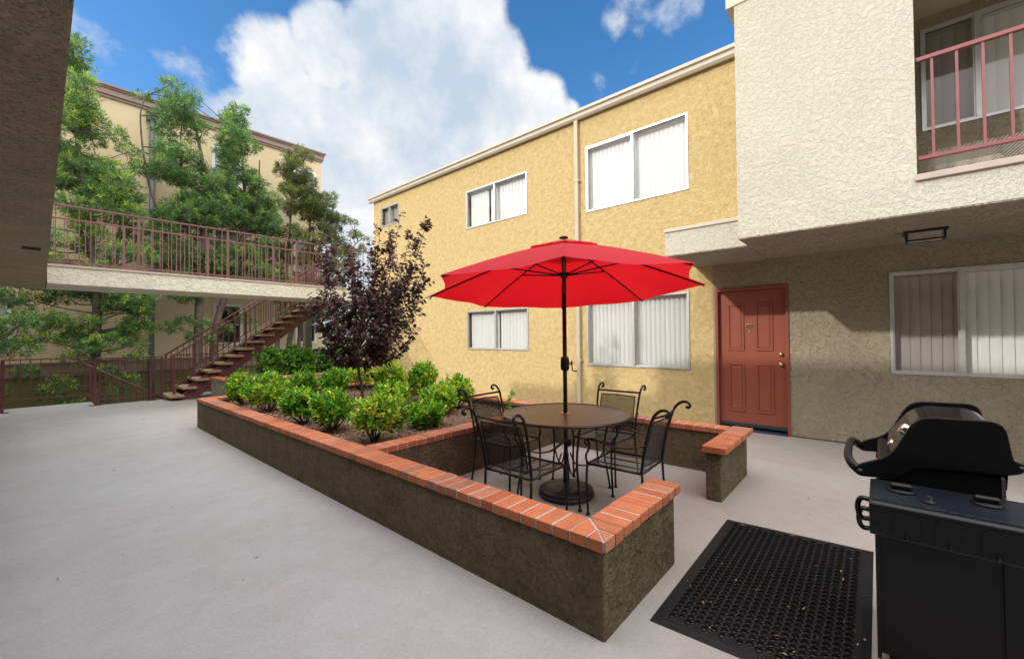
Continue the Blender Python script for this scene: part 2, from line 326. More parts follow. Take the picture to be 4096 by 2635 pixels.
def thing(name, label, cat, loc=(0, 0, 0), group=None, local=False):
    o = bpy.data.objects.new(name, None); COL.objects.link(o); o.location = loc; o.empty_display_size = 0.2
    if local: o['local'] = 1
    return tag(o, label, cat, group)
def kids(o): return [c for c in bpy.data.objects if c.parent == o]
def copy_tree(o, parent=None):
    c = o.copy(); COL.objects.link(c)
    if parent: c.parent = parent
    for ch in kids(o): copy_tree(ch, c)
    return c
def curve(pts, n=6):
    """Catmull-Rom through pts"""
    P = [Vector(p) for p in pts]; P = [P[0] * 2 - P[1]] + P + [P[-1] * 2 - P[-2]]; out = []
    for i in range(1, len(P) - 2):
        for k in range(n):
            t = k / n; a, b, c, d = P[i - 1], P[i], P[i + 1], P[i + 2]
            out.append(0.5 * ((2 * b) + (c - a) * t + (2 * a - 5 * b + 4 * c - d) * t * t + (3 * b - a - 3 * c + d) * t ** 3))
    out.append(P[-2]); return out
def leaves(pos, ax, nrm, ln, wd, mi, name, mats, parent, kind='needle', fold=0.25, curl=0.15):
    """many leaf blades in one mesh; pos/ax/nrm (N,3), ln/wd (N)"""
    ax = ax / (np.linalg.norm(ax, axis=1, keepdims=True) + 1e-9)
    nrm = nrm - ax * (ax * nrm).sum(1, keepdims=True); nrm = nrm / (np.linalg.norm(nrm, axis=1, keepdims=True) + 1e-9)
    sd = np.cross(nrm, ax)
    if kind == 'needle': T = np.array([(0, 0, 0), (.5, .5, 0), (1, 0, 0), (.5, -.5, 0)]); F = np.array([(0, 1, 2, 3)])
    else:
        T = np.array([(0, 0, 0), (.38, .40, fold), (.78, .44, fold * .8), (1.0, 0, -curl), (.78, -.44, fold * .8), (.38, -.40, fold), (.6, 0, 0.0)])
        if kind == 'ovate': T[1, 1] = .5; T[5, 1] = -.5; T[2, 1] = .36; T[4, 1] = -.36
        F = np.array([(0, 1, 2, 6), (6, 2, 3, 3), (0, 6, 4, 5), (6, 3, 4, 4)])
        F = [(0, 1, 2, 6), (6, 2, 3), (0, 6, 4, 5), (6, 3, 4)]
    n = len(pos); k = len(T)
    V = pos[:, None, :] + ax[:, None, :] * (T[None, :, 0, None] * ln[:, None, None]) + sd[:, None, :] * (T[None, :, 1, None] * wd[:, None, None]) + nrm[:, None, :] * (T[None, :, 2, None] * wd[:, None, None])
    V = V.reshape(-1, 3)
    me = bpy.data.meshes.new(name); nf = len(F)
    lens = np.array([len(f) for f in F]); flat = np.concatenate([np.array(f) for f in F])
    loops = (flat[None, :] + (np.arange(n) * k)[:, None]).ravel()
    tot = np.tile(lens, n); st = np.concatenate([[0], np.cumsum(tot)[:-1]])
    me.vertices.add(len(V)); me.vertices.foreach_set('co', V.astype(np.float32).ravel())
    me.loops.add(len(loops)); me.loops.foreach_set('vertex_index', loops.astype(np.int32))
    me.polygons.add(len(tot)); me.polygons.foreach_set('loop_start', st.astype(np.int32)); me.polygons.foreach_set('loop_total', tot.astype(np.int32))
    for m in mats: me.materials.append(m)
    me.polygons.foreach_set('material_index', np.repeat(mi, nf).astype(np.int32))
    me.update(calc_edges=True)
    o = bpy.data.objects.new(name, me); COL.objects.link(o)
    if parent:
        o.parent = parent
        if parent.type == 'EMPTY' and not parent.get('local'): o.location = -Vector(parent.location)
    return o

# ------------------------------------------------------------------ camera
Hc = 1.38
yaw, pit, rol = R_(48.8416), R_(0.82365), R_(-0.5837)
fw = Vector((math.sin(yaw) * math.cos(pit), math.cos(yaw) * math.cos(pit), math.sin(pit)))
rt = Vector((math.cos(yaw), -math.sin(yaw), 0)); up = rt.cross(fw)
CR = rt * math.cos(rol) + up * math.sin(rol); CU = -rt * math.sin(rol) + up * math.cos(rol)
cam = bpy.data.cameras.new('camera'); co = bpy.data.objects.new('camera', cam); COL.objects.link(co)
mw = Matrix((CR, CU, -fw)).transposed().to_4x4(); mw.translation = (0, 0, Hc); co.matrix_world = mw
cam.sensor_width = 36; cam.sensor_fit = 'HORIZONTAL'; cam.lens = 14.722; cam.clip_start = 0.02; cam.clip_end = 2000
scn.camera = co

# ------------------------------------------------------------------ ground
GZ = lambda y: -0.02 * max(0.0, y - 8.5)
b = B()
xs = [-14, -0.4, 0.95, 6.645, 16]; 
def slab(b, x0, x1, ys):
    for y0, y1 in zip(ys, ys[1:]):
        b.add([(x0, y0, GZ(y0)), (x1, y0, GZ(y0)), (x1, y1, GZ(y1)), (x0, y1, GZ(y1))], [(0, 1, 2, 3)])
slab(b, -14, 0.93, [-14, 8.5, 14.4]); slab(b, 0.93, 2.3, [-14, 8.5, 13.32]); slab(b, 2.3, 16, [-14, 8.5, 14.2])
# slab edge faces
for x0, x1, y in ((-14, 0.93, 14.4), (0.93, 2.3, 13.32), (2.3, 16, 14.2)):
    b.add([(x0, y, GZ(y)), (x1, y, GZ(y)), (x1, y, -1.3), (x0, y, -1.3)], [(0, 1, 2, 3)])
b.add([(0.93, 13.32, GZ(13.32)), (0.93, 14.4, GZ(14.4)), (0.93, 14.4, -1.3), (0.93, 13.32, -1.3)], [(0, 1, 2, 3)])
tag(b.build('patio_floor', M['concrete']), kind='structure')
b = B(); b.add([(-400, 13.0, -1.32), (400, 13.0, -1.32), (400, 900, -1.32), (-400, 900, -1.32)], [(0, 1, 2, 3)])
b.add([(16, -400, -1.32), (400, -400, -1.32), (400, 13.0, -1.32), (16, 13.0, -1.32)], [(0, 1, 2, 3)])
b.add([(-400, -400, -1.32), (-14, -400, -1.32), (-14, 13.0, -1.32), (-400, 13.0, -1.32)], [(0, 1, 2, 3)])
tag(b.build('ground', simple('bare_earth', (0.30, 0.25, 0.18), 0.95, var=0.4, vscale=1.5, bump=0.5, bscale=8)), kind='structure')

# ------------------------------------------------------------------ walls and windows
def wall_x(b, X, y0, y1, z0, z1, holes, depth=0.12, mi=0, sgn=1):
    """wall facing -X*sgn with rectangular holes (ya,yb,za,zb) and reveals"""
    ys = sorted({y0, y1} | {h[0] for h in holes} | {h[1] for h in holes}); zs = sorted({z0, z1} | {h[2] for h in holes} | {h[3] for h in holes})
    for a, c in zip(ys, ys[1:]):
        for e, g in zip(zs, zs[1:]):
            my, mz = (a + c) / 2, (e + g) / 2
            if any(h[0] < my < h[1] and h[2] < mz < h[3] for h in holes): continue
            b.add([(X, a, e), (X, c, e), (X, c, g), (X, a, g)], [(0, 1, 2, 3)], mi)
    D = X + depth * sgn
    for (a, c, e, g) in holes:
        b.add([(X, a, e), (D, a, e), (D, c, e), (X, c, e)], [(0, 1, 2, 3)], mi); b.add([(X, a, g), (D, a, g), (D, c, g), (X, c, g)], [(0, 1, 2, 3)], mi)
        b.add([(X, a, e), (D, a, e), (D, a, g), (X, a, g)], [(0, 1, 2, 3)], mi); b.add([(X, c, e), (D, c, e), (D, c, g), (X, c, g)], [(0, 1, 2, 3)], mi)
def window_x(parent, X, y0, y1, z0, z1, ymid, left_screen=False, right_screen=False, rot=25, gap=None, slat=0.085, label=None):
    """sliding aluminium window in a wall facing -X; y1 is the left side in the picture"""
    b = B(); e = 0.002; f = 0.028; p = -0.012
    xa, xb = X + p, X + 0.05
    b.box(xa, xb, y0 + e, y1 - e, z1 - f, z1 - e); b.box(xa, xb, y0 + e, y1 - e, z0 + e, z0 + f)
    b.box(xa, xb, y0 + e, y0 + f, z0 + f, z1 - f); b.box(xa, xb, y1 - f, y1 - e, z0 + f, z1 - f)
    b.box(xa - 0.004, xb, ymid - 0.018, ymid + 0.018, z0 + f, z1 - f)
    # inner sash rails
    for (a, c, dx) in ((ymid + 0.018, y1 - f, 0.004), (y0 + f, ymid - 0.018, 0.016)):
        g = 0.014
        b.box(X + dx, X + dx + 0.018, a, c, z0 + f, z0 + f + g); b.box(X + dx, X + dx + 0.018, a, c, z1 - f - g, z1 - f)
        b.box(X + dx, X + dx + 0.018, a, a + g, z0 + f + g, z1 - f - g); b.box(X + dx, X + dx + 0.018, c - g, c, z0 + f + g, z1 - f - g)
    w = b.build('window', M['alu'], parent)
    if label: w['label'] = label
    for (a, c, scr, dx) in ((ymid + 0.02, y1 - f, left_screen, 0.012), (y0 + f, ymid - 0.02, right_screen, 0.024)):
        q = B(); q.box(X + dx, X + dx + 0.004, a, c, z0 + f, z1 - f); q.build('pane', M['screen'] if scr else M['glass'], w)
    bl = B(); y = y0 + 0.035; r = R_(rot); hw = slat / 2 * 1.06 / math.cos(r); k = 0
    while y < y1 - 0.03:
        if not (gap and gap[0] < y < gap[1]):
            rr = r + rnd.uniform(-0.05, 0.05); dx, dy = math.sin(rr) * hw, math.cos(rr) * hw
            xc = X + 0.105
            # slightly cupped vane
            pts = [(-1, 0), (-.5, -.006), (0, -.008), (.5, -.006), (1, 0)]
            vs = []
            for t, cu in pts:
                for z in (z0 + 0.03, z1 - 0.055): vs.append((xc + dx * t + cu, y + dy * t, z))
            bl.add(vs, [(2 * i, 2 * i + 2, 2 * i + 3, 2 * i + 1) for i in range(4)], 0, True)
        y += slat * 0.93; k += 1
    bl.box(X + 0.085, X + 0.125, y0 + 0.03, y1 - 0.03, z1 - 0.05, z1 - 0.02)
    bl.build('vertical_blinds', M['blind'], w, fixn=False)
    q = B(); D = X + 0.1; E_ = X + 0.6   # dark room behind
    q.add([(D, y0 - .01, z0 - .01), (D, y1 + .01, z0 - .01), (D, y1 + .01, z1 + .01), (D, y0 - .01, z1 + .01), (E_, y0 - .01, z0 - .01), (E_, y1 + .01, z0 - .01), (E_, y1 + .01, z1 + .01), (E_, y0 - .01, z1 + .01)],
          [(4, 5, 6, 7), (0, 1, 5, 4), (1, 2, 6, 5), (2, 3, 7, 6), (3, 0, 4, 7)])
    q.build('room_interior', M['dark_in'], w)
    return w
Xw = 6.645
# yellow wing -------------------------------------------------------
yb = thing('apartment_building', 'long two-storey yellow stucco apartment wing with sliding windows behind the red umbrella', 'building', (Xw, 6, 0))
holes = [(2.16, 3.977, 3.607, 4.80), (2.18, 3.99, .825, 2.03), (5.36, 7.19, 3.86, 4.74), (5.36, 7.19, 1.07, 1.955), (9.92, 10.81, 4.54, 5.10)]
b = B(); wall_x(b, Xw, 1.84, 11.21, -0.15, 5.40, holes); wall_x(b, Xw, 1.11, 1.84, 2.43, 5.40, [])
b.add([(Xw, 11.21, -.15), (Xw, 11.21, 5.4), (12, 11.21, 5.4), (12, 11.21, -.15)], [(0, 1, 2, 3)])
b.build('wall', M['yellow'], yb)
b = B(); b.box(Xw - .02, 12, 1.25, 11.3, 5.405, 5.47); b.build('roof', M['beige_trim'], yb)
b = B(); b.prism([(Xw - .085, 5.375), (Xw - .085, 5.43), (Xw - .115, 5.45), (Xw - .115, 5.50), (Xw - .022, 5.50), (Xw - .022, 5.34), (Xw - .06, 5.34)], 1.2, 11.36, 'y')
b.build('roof_fascia', M['beige_trim'], yb)
b = B(); b.box(Xw - .062, Xw - .004, 4.115, 4.19, 0.02, 5.338, bev=.004)
for z in (.9, 2.6, 4.2): b.box(Xw - .066, Xw - .002, 4.09, 4.215, z, z + .03)
b.build('downspout', simple('tan_downspout_paint', (0.46, 0.40, 0.28), .6, var=.08), yb)
window_x(yb, Xw, *holes[0], 3.07, rot=-8, slat=.085); window_x(yb, Xw, *holes[1], 3.09, left_screen=False, rot=-28)
window_x(yb, Xw, *holes[2], 6.28, left_screen=False, rot=-14, gap=(6.42, 6.52), slat=.1); window_x(yb, Xw, *holes[3], 6.28, rot=-25, gap=(6.17, 6.25), slat=.1)
window_x(yb, Xw, *holes[4], 10.38, left_screen=True, right_screen=True, rot=-5)

# cream wing with door 110 ------------------------------------------
cb = thing('apartment_building', 'cream stucco apartment wing with overhanging balcony storey and red-brown front door', 'building', (Xw, -1, 0))
WIN = (-1.85, -.105, .885, 2.075); DOOR = (.925, 1.775, -.02, 2.0)
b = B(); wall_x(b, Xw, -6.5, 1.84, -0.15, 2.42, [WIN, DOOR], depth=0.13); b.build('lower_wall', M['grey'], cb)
BW = (-2.4, -.415, 3.64, 4.80)
b = B(); X0 = 5.0
# balcony opening in the front face from Y=-.28 on
wall_x(b, X0, -6.5, 1.12, 2.40, 5.6, [(-3.4, -.275, 2.70, 4.95)], depth=.16)
b.add([(X0, 1.12, 2.40), (X0, 1.12, 5.6), (Xw, 1.12, 5.6), (Xw, 1.12, 2.40)], [(0, 1, 2, 3)])
# small balcony box continuing left
b.box(5.45, Xw - .002, 1.123, 2.08, 2.398, 2.70)
b.build('overhang_wall', M['cream'], cb)
b = B(); wall_x(b, Xw, -6.5, 1.10, 2.45, 5.6, [BW], depth=.12)
b.add([(X0 + .16, -.275, 2.70), (Xw, -.275, 2.70), (Xw, -.275, 5.0), (X0 + .16, -.275, 5.0)], [(0, 1, 2, 3)])
b.add([(X0 + .16, -3.4, 2.701), (Xw, -3.4, 2.701), (Xw, -.275, 2.701), (X0 + .16, -.275, 2.701)], [(0, 1, 2, 3)])
b.add([(X0 + .16, -3.4, 4.951), (Xw, -3.4, 4.951), (Xw, -.275, 4.951), (X0 + .16, -.275, 4.951)], [(0, 1, 2, 3)])
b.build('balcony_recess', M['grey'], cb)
b = B(); b.box(X0 + .004, Xw, -6.5, 1.117, 2.388, 2.3995); b.box(5.454, Xw, 1.1235, 2.076, 2.386, 2.3975); b.build('soffit', M['soffit_r'], cb)
b = B(); b.box(5.435, Xw - .003, 1.126, 2.095, 2.701, 2.745, bev=.004); b.build('balcony_cap', M['beige_trim'], cb)
b = B(); b.box(4.975, 5.16, -3.4, -.262, 2.668, 2.722, bev=.005); b.build('balcony_ledge', M['ledge_trim'], cb)
b = B(); b.box(4.99, Xw, -6.5, 1.20, 4.93, 5.2); b.build('eave', M['beige_trim'], cb)
rl = B(); rl.box(5.03, 5.068, -3.39, -.28, 3.712, 3.748, bev=.004); rl.box(5.03, 5.068, -3.39, -.28, 2.855, 2.887, bev=.004); rail = rl.build('balcony_railing', M['rose_rail'], cb)
for k in range(8):
    y = -.383 - .1465 * k
    q = B(); q.box(5.04, 5.058, y - .009, y + .009, 2.888, 3.711); q.build('baluster', M['rose_rail'], rail)
q = B(); q.add([(5.25, -.36, 2.72), (5.25, -.92, 2.72), (5.25, -.92, 2.98), (5.25, -.36, 2.98)], [(0, 1, 2, 3)]); q.build('mesh_screen', M['mesh_panel'], cb)
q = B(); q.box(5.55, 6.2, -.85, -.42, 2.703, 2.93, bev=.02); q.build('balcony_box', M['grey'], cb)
window_x(cb, Xw, *BW, -.85, left_screen=True, rot=12, slat=.11, label='shaded balcony window with screened left sash')
window_x(cb, Xw, *WIN, -.69, left_screen=True, rot=12, slat=.095, label='ground-floor window half in shadow beside the door')
# door
b = B()
b.box(Xw - .018, Xw + .10, .895, .93, -.02, 2.035); b.box(Xw - .018, Xw + .10, 1.77, 1.81, -.02, 2.035); b.box(Xw - .018, Xw + .10, .93, 1.77, 1.985, 2.035)
b.build('door_frame', M['door_dark'], cb, bevel=.004)
b = B(); DX = Xw + .045
b.box(DX, DX + .04, .932, 1.768, .055, 1.983)
door = b.build('door', M['door'], cb)
for (ya, yb_, za, zb) in ((1.44, 1.655, 1.13, 1.80), (1.085, 1.30, 1.13, 1.80), (1.44, 1.655, .26, .95), (1.085, 1.30, .26, .95)):
    q = B(); w = .028
    for (a, c, e, g) in ((ya, yb_, za, za + w), (ya, yb_, zb - w, zb), (ya, ya + w, za + w, zb - w), (yb_ - w, yb_, za + w, zb - w)):
        q.box(DX - .013, DX - .001, a, c, e, g, bev=.005)
    q.box(DX - .006, DX - .0012, ya + w + .012, yb_ - w - .012, za + w + .012, zb - w - .012, bev=.003)
    q.build('door_panel', M['door'], door)
for z, nm, r in ((1.09, 'deadbolt', .03), (.955, 'door_knob', .034)):
    q = B(); q.lathe((DX - .03, .995, z), [(.001, -.012), (r * .6, -.010), (r * .72, 0), (r, .018), (r, .028)] if nm == 'deadbolt' else [(.001, -.03), (r * .8, -.026), (r * .85, -.01), (r * .4, 0), (r, .02), (r, .028)], 20, axis='x'); q.build(nm, M['brass'], door)
q = B(); q.lathe((DX - .004, 1.372, 1.405), [(.001, -.004), (.009, -.004), (.011, .003)], 14, axis='x'); q.build('peephole', M['chrome'], door)
# oval number plate, gold rim
q = B(); yc, zc = 1.372, 1.482; n = 32
def ov(a, h, x): return [(x, yc + a * math.cos(2 * PI * k / n), zc + h * math.sin(2 * PI * k / n)) for k in range(n)]
q.add(ov(.052, .030, DX - .006) + ov(.047, .0255, DX - .008), [(k, (k + 1) % n, n + (k + 1) % n, n + k) for k in range(n)], 1, True)
q.add(ov(.047, .0255, DX - .0065), [tuple(range(n))], 0); q.add(ov(.052, .030, DX - .001) + ov(.052, .030, DX - .006), [(k, (k + 1) % n, n + (k + 1) % n, n + k) for k in range(n)], 1)
q.build('number_plate', [M['plate'], M['gold']], door, fixn=False)
tx = bpy.data.curves.new('door_number', 'FONT'); tx.body = '110'; tx.size = .030; tx.extrude = .0012; tx.align_x = 'CENTER'; tx.align_y = 'CENTER'
to = bpy.data.objects.new('door_number', tx); COL.objects.link(to)
dg = bpy.context.evaluated_depsgraph_get(); me = bpy.data.meshes.new_from_object(to.evaluated_get(dg)); bpy.data.objects.remove(to)
me.transform(Matrix.Translation((DX - .0095, yc, zc)) @ Matrix(((0, 0, 1, 0), (-1, 0, 0, 0), (0, 1, 0, 0), (0, 0, 0, 1)))); me.materials.clear(); me.materials.append(M['gold'])
to = bpy.data.objects.new('door_number', me); COL.objects.link(to); to.parent = door
q = B(); q.box(Xw - .045, Xw + .085, .932, 1.768, -.018, .022, bev=.004); q.box(DX - .012, DX - .001, .934, 1.766, .056, .10)
q.build('threshold', simple('blue_grey_threshold', (0.045, 0.065, 0.095), 0.35, 0.5), cb)
q = B(); q.add([(DX + .05, .9, -.02), (DX + .05, 1.8, -.02), (DX + .05, 1.8, 2.03), (DX + .05, .9, 2.03)], [(0, 1, 2, 3)]); q.build('room_interior', M['dark_in'], cb)
q = B(); q.box(Xw - .012, Xw - .001, -6.4, .89, -.02, .016); q.build('wall_base_joint', simple('dark_joint', (0.10, 0.06, 0.045), .9), cb)
# ceiling lamp
lamp = thing('ceiling_lamp', 'black box-shaped lantern with rippled glass under the cream overhang', 'lamp', (5.9, -.37, 2.36))
lx0, lx1, ly0, ly1 = 5.81, 5.99, -.505, -.235
q = B(); q.box(lx0 - .03, lx1 + .03, ly0 - .025, ly1 + .025, 2.368, 2.386, bev=.003)
for x in (lx0, lx1):
    for y in (ly0, ly1): q.box(x - .007, x + .007, y - .007, y + .007, 2.285, 2.368)
for x in (lx0, lx1): q.box(x - .006, x + .006, ly0, ly1, 2.285, 2.297)
for y in (ly0, ly1): q.box(lx0, lx1, y - .006, y + .006, 2.2855, 2.2965)
q.build('lamp_frame', M['iron'], lamp)
gm, nt, bb = nodes('rippled_glass'); bb.inputs['Base Color'].default_value = (.75, .75, .72, 1); bb.inputs['Roughness'].default_value = .15; bb.inputs['Transmission Weight'].default_value = .6
w_ = N(nt, 'ShaderNodeTexNoise', Scale=40.0, Detail=2.0); L(nt, coord(nt), w_.inputs['Vector']); bp_ = N(nt, 'ShaderNodeBump', Strength=1.0, Distance=.02); L(nt, w_.outputs[0], bp_.inputs['Height']); L(nt, bp_.outputs[0], bb.inputs['Normal'])
q = B(); q.box(lx0 + .003, lx1 - .003, ly0 + .003, ly1 - .003, 2.289, 2.366); q.build('lamp_glass', gm, lamp)

# left wing (only its overhanging soffit, face and roof edge are in view) ----
lb = thing('apartment_building', 'shaded tan stucco building edge overhanging at the far left of the patio', 'building', (-2, 5, 0))
b = B(); XE0, XE1 = 0.015, 0.152     # soffit edge drifts with the wall
prof = [(XE0, -7), (XE1, 12.42), (-9, 12.42), (-9, -7)]
b.prism(prof, 2.40, 2.95, 'z'); b.build('overhang_slab', M['soffit'], lb)
b = B(); b.box(-9, .012, -7, 6.24, 2.951, 4.989); b.box(-9, .10, 6.24, 9.28, 2.951, 4.309); b.build('upper_wall', M['cream'], lb)
b = B(); b.box(-9, .10, -7, 6.25, 4.99, 5.05); b.box(-9, .145, 6.25, 9.30, 4.31, 4.36); b.box(-9, -.85, 9.30, 12.42, 4.5, 4.56); b.box(-9, -3.0, 12.42, 18.5, 5.0, 5.06)  # roof stepped to set where its shadow falls; last box tops the added blocker
b.build('roof', M['beige_trim'], lb)
b = B(); b.box(-9, -3.02, 12.43, 18.4, -1.3, 5.0); b.build('added_sun_blocker', M['grey'], lb)  # unseen block added to keep sun off the far patio and stairs
b = B(); b.prism([(.11, 4.285), (.165, 4.285), (.175, 4.33), (.175, 4.39), (.11, 4.39)], 5.2, 9.30, 'y'); g_ = b.build('roof_gutter', simple('weathered_gutter', (0.45, 0.42, 0.37), 0.45, 0.2, var=.15), lb)
b = B(); b.add([(-2.5, -7, -.05), (-2.5, 11.5, -.06), (-2.5, 11.5, 2.4), (-2.5, -7, 2.4), (-9, 11.5, -.06), (-9, 11.5, 2.4)], [(0, 1, 2, 3), (1, 4, 5, 2)]); b.build('lower_wall', M['grey'], lb)
b = B(); b.box(-.085, .055, 6.95, 7.14, 2.3955, 2.3995); 
b.build('vent_slot', simple('vent_dark', (.02, .015, .012), .9), lb)

# ------------------------------------------------------------------ far building
fb = thing('apartment_building', 'tall tan stucco building with brown cornice behind the trees', 'building', (3, 18, -1.3))
FY = 18.0; FX0, FX1 = -14.0, 8.16
fwin = [(4.25, 5.16, 7.06, 8.41), (7.03, 7.92, 7.06, 8.40), (4.27, 5.16, 4.10, 5.40), (7.03, 7.92, 4.10, 5.45), (4.29, 5.16, 1.16, 2.62), (7.10, 7.92, 1.16, 2.66), (-1.30, -.41, 1.17, 2.60), (-1.3, -.41, 4.1, 5.4), (-1.3, -.41, 7.06, 8.4)]
def wall_y(b, Y, x0, x1, z0, z1, holes, depth=.1, mi=0):
    xs_ = sorted({x0, x1} | {h[0] for h in holes} | {h[1] for h in holes}); zs = sorted({z0, z1} | {h[2] for h in holes} | {h[3] for h in holes})
    for a, c in zip(xs_, xs_[1:]):
        for e, g in zip(zs, zs[1:]):
            if any(h[0] < (a + c) / 2 < h[1] and h[2] < (e + g) / 2 < h[3] for h in holes): continue
            b.add([(a, Y, e), (c, Y, e), (c, Y, g), (a, Y, g)], [(0, 1, 2, 3)], mi)
    for (a, c, e, g) in holes:
        D = Y + depth
        b.add([(a, Y, e), (a, D, e), (c, D, e), (c, Y, e)], [(0, 1, 2, 3)], mi); b.add([(a, Y, g), (a, D, g), (c, D, g), (c, Y, g)], [(0, 1, 2, 3)], mi)
        b.add([(a, Y, e), (a, D, e), (a, D, g), (a, Y, g)], [(0, 1, 2, 3)], mi); b.add([(c, Y, e), (c, D, e), (c, D, g), (c, Y, g)], [(0, 1, 2, 3)], mi)
b = B(); wall_y(b, FY, FX0, FX1, .74, 8.95, fwin); b.add([(FX1, FY, .74), (FX1, FY + 9, .74), (FX1, FY + 9, 8.95), (FX1, FY, 8.95)], [(0, 1, 2, 3)]); b.build('wall', M['tan'], fb)
b = B(); b.box(FX0, FX1 + .02, FY - .05, FY + 3, .34, .70); b.box(FX0, FX1 + .04, FY - .09, FY + 3, .702, .742); b.build('plinth_band', M['cornice'], fb)
b = B(); b.box(FX0, FX1 - .02, FY + .01, FY + 3, -1.35, .339); b.build('base_wall', M['green_wall'], fb)
b = B()
for (d, z0, z1) in ((.05, 8.93, 9.01), (.09, 9.013, 9.19), (.12, 9.193, 9.25), (.16, 9.253, 9.31)): b.box(FX0, FX1 + d, FY - d, FY + 9, z0, z1)
b.build('cornice', M['cornice'], fb)
for i, (a, c, e, g) in enumerate(fwin):
    q = B(); f = .07; y0, y1 = FY - .02, FY + .05
    q.box(a - .02, c + .02, y0, y1, g - f, g + .02); q.box(a - .02, c + .02, y0, y1, e - .02, e + f); q.box(a - .02, a + f, y0, y1, e + f, g - f); q.box(c - f, c + .02, y0, y1, e + f, g - f)
    q.box(a + f, c - f, y0 + .01, y1, (e + g) / 2 - .02, (e + g) / 2 + .02)
    w = q.build('window', M['white_frame'], fb)
    q = B(); q.box(a + f, c - f, FY + .02, FY + .026, e + f, g - f); q.build('pane', M['glass'], w)
    q = B(); z = e + f + .02
    lo = (e + g) / 2 if i in (4, 5) else e + f
    while z < g - f:
        if z > lo or i in (4, 5): q.add([(a + f, FY + .06, z), (c - f, FY + .06, z), (c - f, FY + .09, z + .045), (a + f, FY + .09, z + .045)], [(0, 1, 2, 3)])
        z += .055
    q.build('slatted_blind', M['dark_in'] if i in (4, 5) else M['blind'], w, fixn=False)
    q = B(); q.add([(a, FY + .11, e), (c, FY + .11, e), (c, FY + .11, g), (a, FY + .11, g)], [(0, 1, 2, 3)]); q.build('room_interior', M['dark_in'], w)
b = B(); b.tube([(2.55, FY - .12, 8.6), (2.55, FY - .12, .6), (2.55, FY - .18, .45), (2.55, FY - .18, -.9)], .075, 12); b.box(2.42, 2.68, FY - .2, FY, 8.55, 8.9); b.build('downpipe', M['pipe'], fb)

# ------------------------------------------------------------------ railing builder
def railing_x(parent, Y, x0, x1, z0, z1, zlo, posts, mat, step=.118, t=.038, zf0=None):
    """straight railing along X: top rail, bottom rail, posts, balusters"""
    q = B(); q.box(x0, x1, Y - t / 2, Y + t / 2, z1 - .03, z1, bev=.003); q.build('top_rail', mat, parent)
    q = B(); q.box(x0, x1, Y - .013, Y + .013, zlo, zlo + .026); q.build('bottom_rail', mat, parent)
    for p in posts:
        q = B(); q.box(p - .019, p + .019, Y - .018, Y + .018, z0, z1 - .031, bev=.002); q.build('post', mat, parent)
    me = None; x = x0 + step * .6
    while x < x1 - .03:
        if all(abs(x - p) > .05 for p in posts):
            if me is None:
                q = B(); q.box(-.007, .007, -.007, .007, zlo + .027, z1 - .031); o = q.build('baluster', mat, None); me = o.data
            else: o = bpy.data.objects.new('baluster', me); COL.objects.link(o)
            o.parent = parent; o.location = Vector((x, Y, 0)) - Vector(parent.location)
        x += step
# ------------------------------------------------------------------ bridge
br = thing('footbridge', 'cream stucco upper walkway slab spanning above the stairs', 'walkway', (3, 11.7, 2.4))
YB0, YB1 = 11.10, 12.40
b = B(); b.box(.16, 5.95, YB0, YB1, 2.392, 2.70); b.box(5.95, Xw - .004, YB0, 14.0, 2.392, 2.70); b.box(Xw - .004, 11, 11.32, 14.0, 2.392, 2.70)
b.build('slab', M['bridge'], br)
b = B(); b.box(.16, Xw - .006, YB0 - .018, YB0 + .14, 2.702, 2.745, bev=.004); b.box(.16, 5.9, YB1 - .14, YB1 + .018, 2.7022, 2.744, bev=.004); b.build('edge_cap', M['ledge_trim'], br)
RM = simple('mauve_metal_paint', (0.175, 0.066, 0.074), 0.42, var=.12, vscale=7)
r1 = thing('railing', 'front mauve metal railing along the near edge of the upper walkway', 'railing', (3, YB0 + .05, 2.74))
railing_x(r1, YB0 + .05, .17, 6.62, 2.746, 3.85, 2.79, [1.39, 2.92, 4.42, 5.93], RM, step=.150)
r2 = thing('railing', 'rear mauve metal railing along the far edge of the upper walkway', 'railing', (3, YB1 - .05, 2.74))
railing_x(r2, YB1 - .04, .17, 5.8, 2.746, 3.85, 2.88, [1.3, 2.82, 4.3, 5.78], RM, step=.150)
r3 = thing('railing', 'mauve metal railing round the landing at the top of the stairs', 'railing', (8, 13.95, 2.74))
railing_x(r3, 13.93, 6.0, 10.5, 2.701, 3.85, 2.80, [6.02, 7.5, 9.0], RM, step=.150)
b = B(); b.box(5.72, 5.92, 13.75, 13.95, -.12, 2.39); 
tag(b.build('support_column', M['back_planter_wall']), 'square grey stucco column under the stair landing', 'column')

# ------------------------------------------------------------------ stairs
st = thing('staircase', 'open-riser maroon steel staircase with exposed aggregate treads', 'staircase', (3, 13, 0))
SX, SZ, RUN, RISE, NS = 2.10, .045, .2485, .180, 15
SY0, SY1 = 12.47, 13.45
for k in range(NS):
    x = SX + RUN * k; z = SZ + RISE * k
    q = B(); q.box(x, x + .285, SY0, SY1, z - .055, z, bev=.004); q.build('tread', M['tread'], st)
dz = RISE / RUN
def strg(y0, y1):
    q = B(); a = -.155; x0 = SX + .14
    def zz(x): return SZ + (x - SX) * dz - .13
    pr = [(SX + .19, -.09), (SX + .50, -.09), (SX + NS * RUN + .1, zz(SX + NS * RUN) - .25), (SX + NS * RUN + .1, zz(SX + NS * RUN) + .085), (SX + .36, zz(SX + .36) + .06)]
    q.prism(pr, y0, y1, 'y'); return q
strg(SY0 + .12, SY0 + .135).build('stringer', M['maroon'], st); strg(SY1 - .15, SY1 - .135).build('stringer', M['maroon'], st)
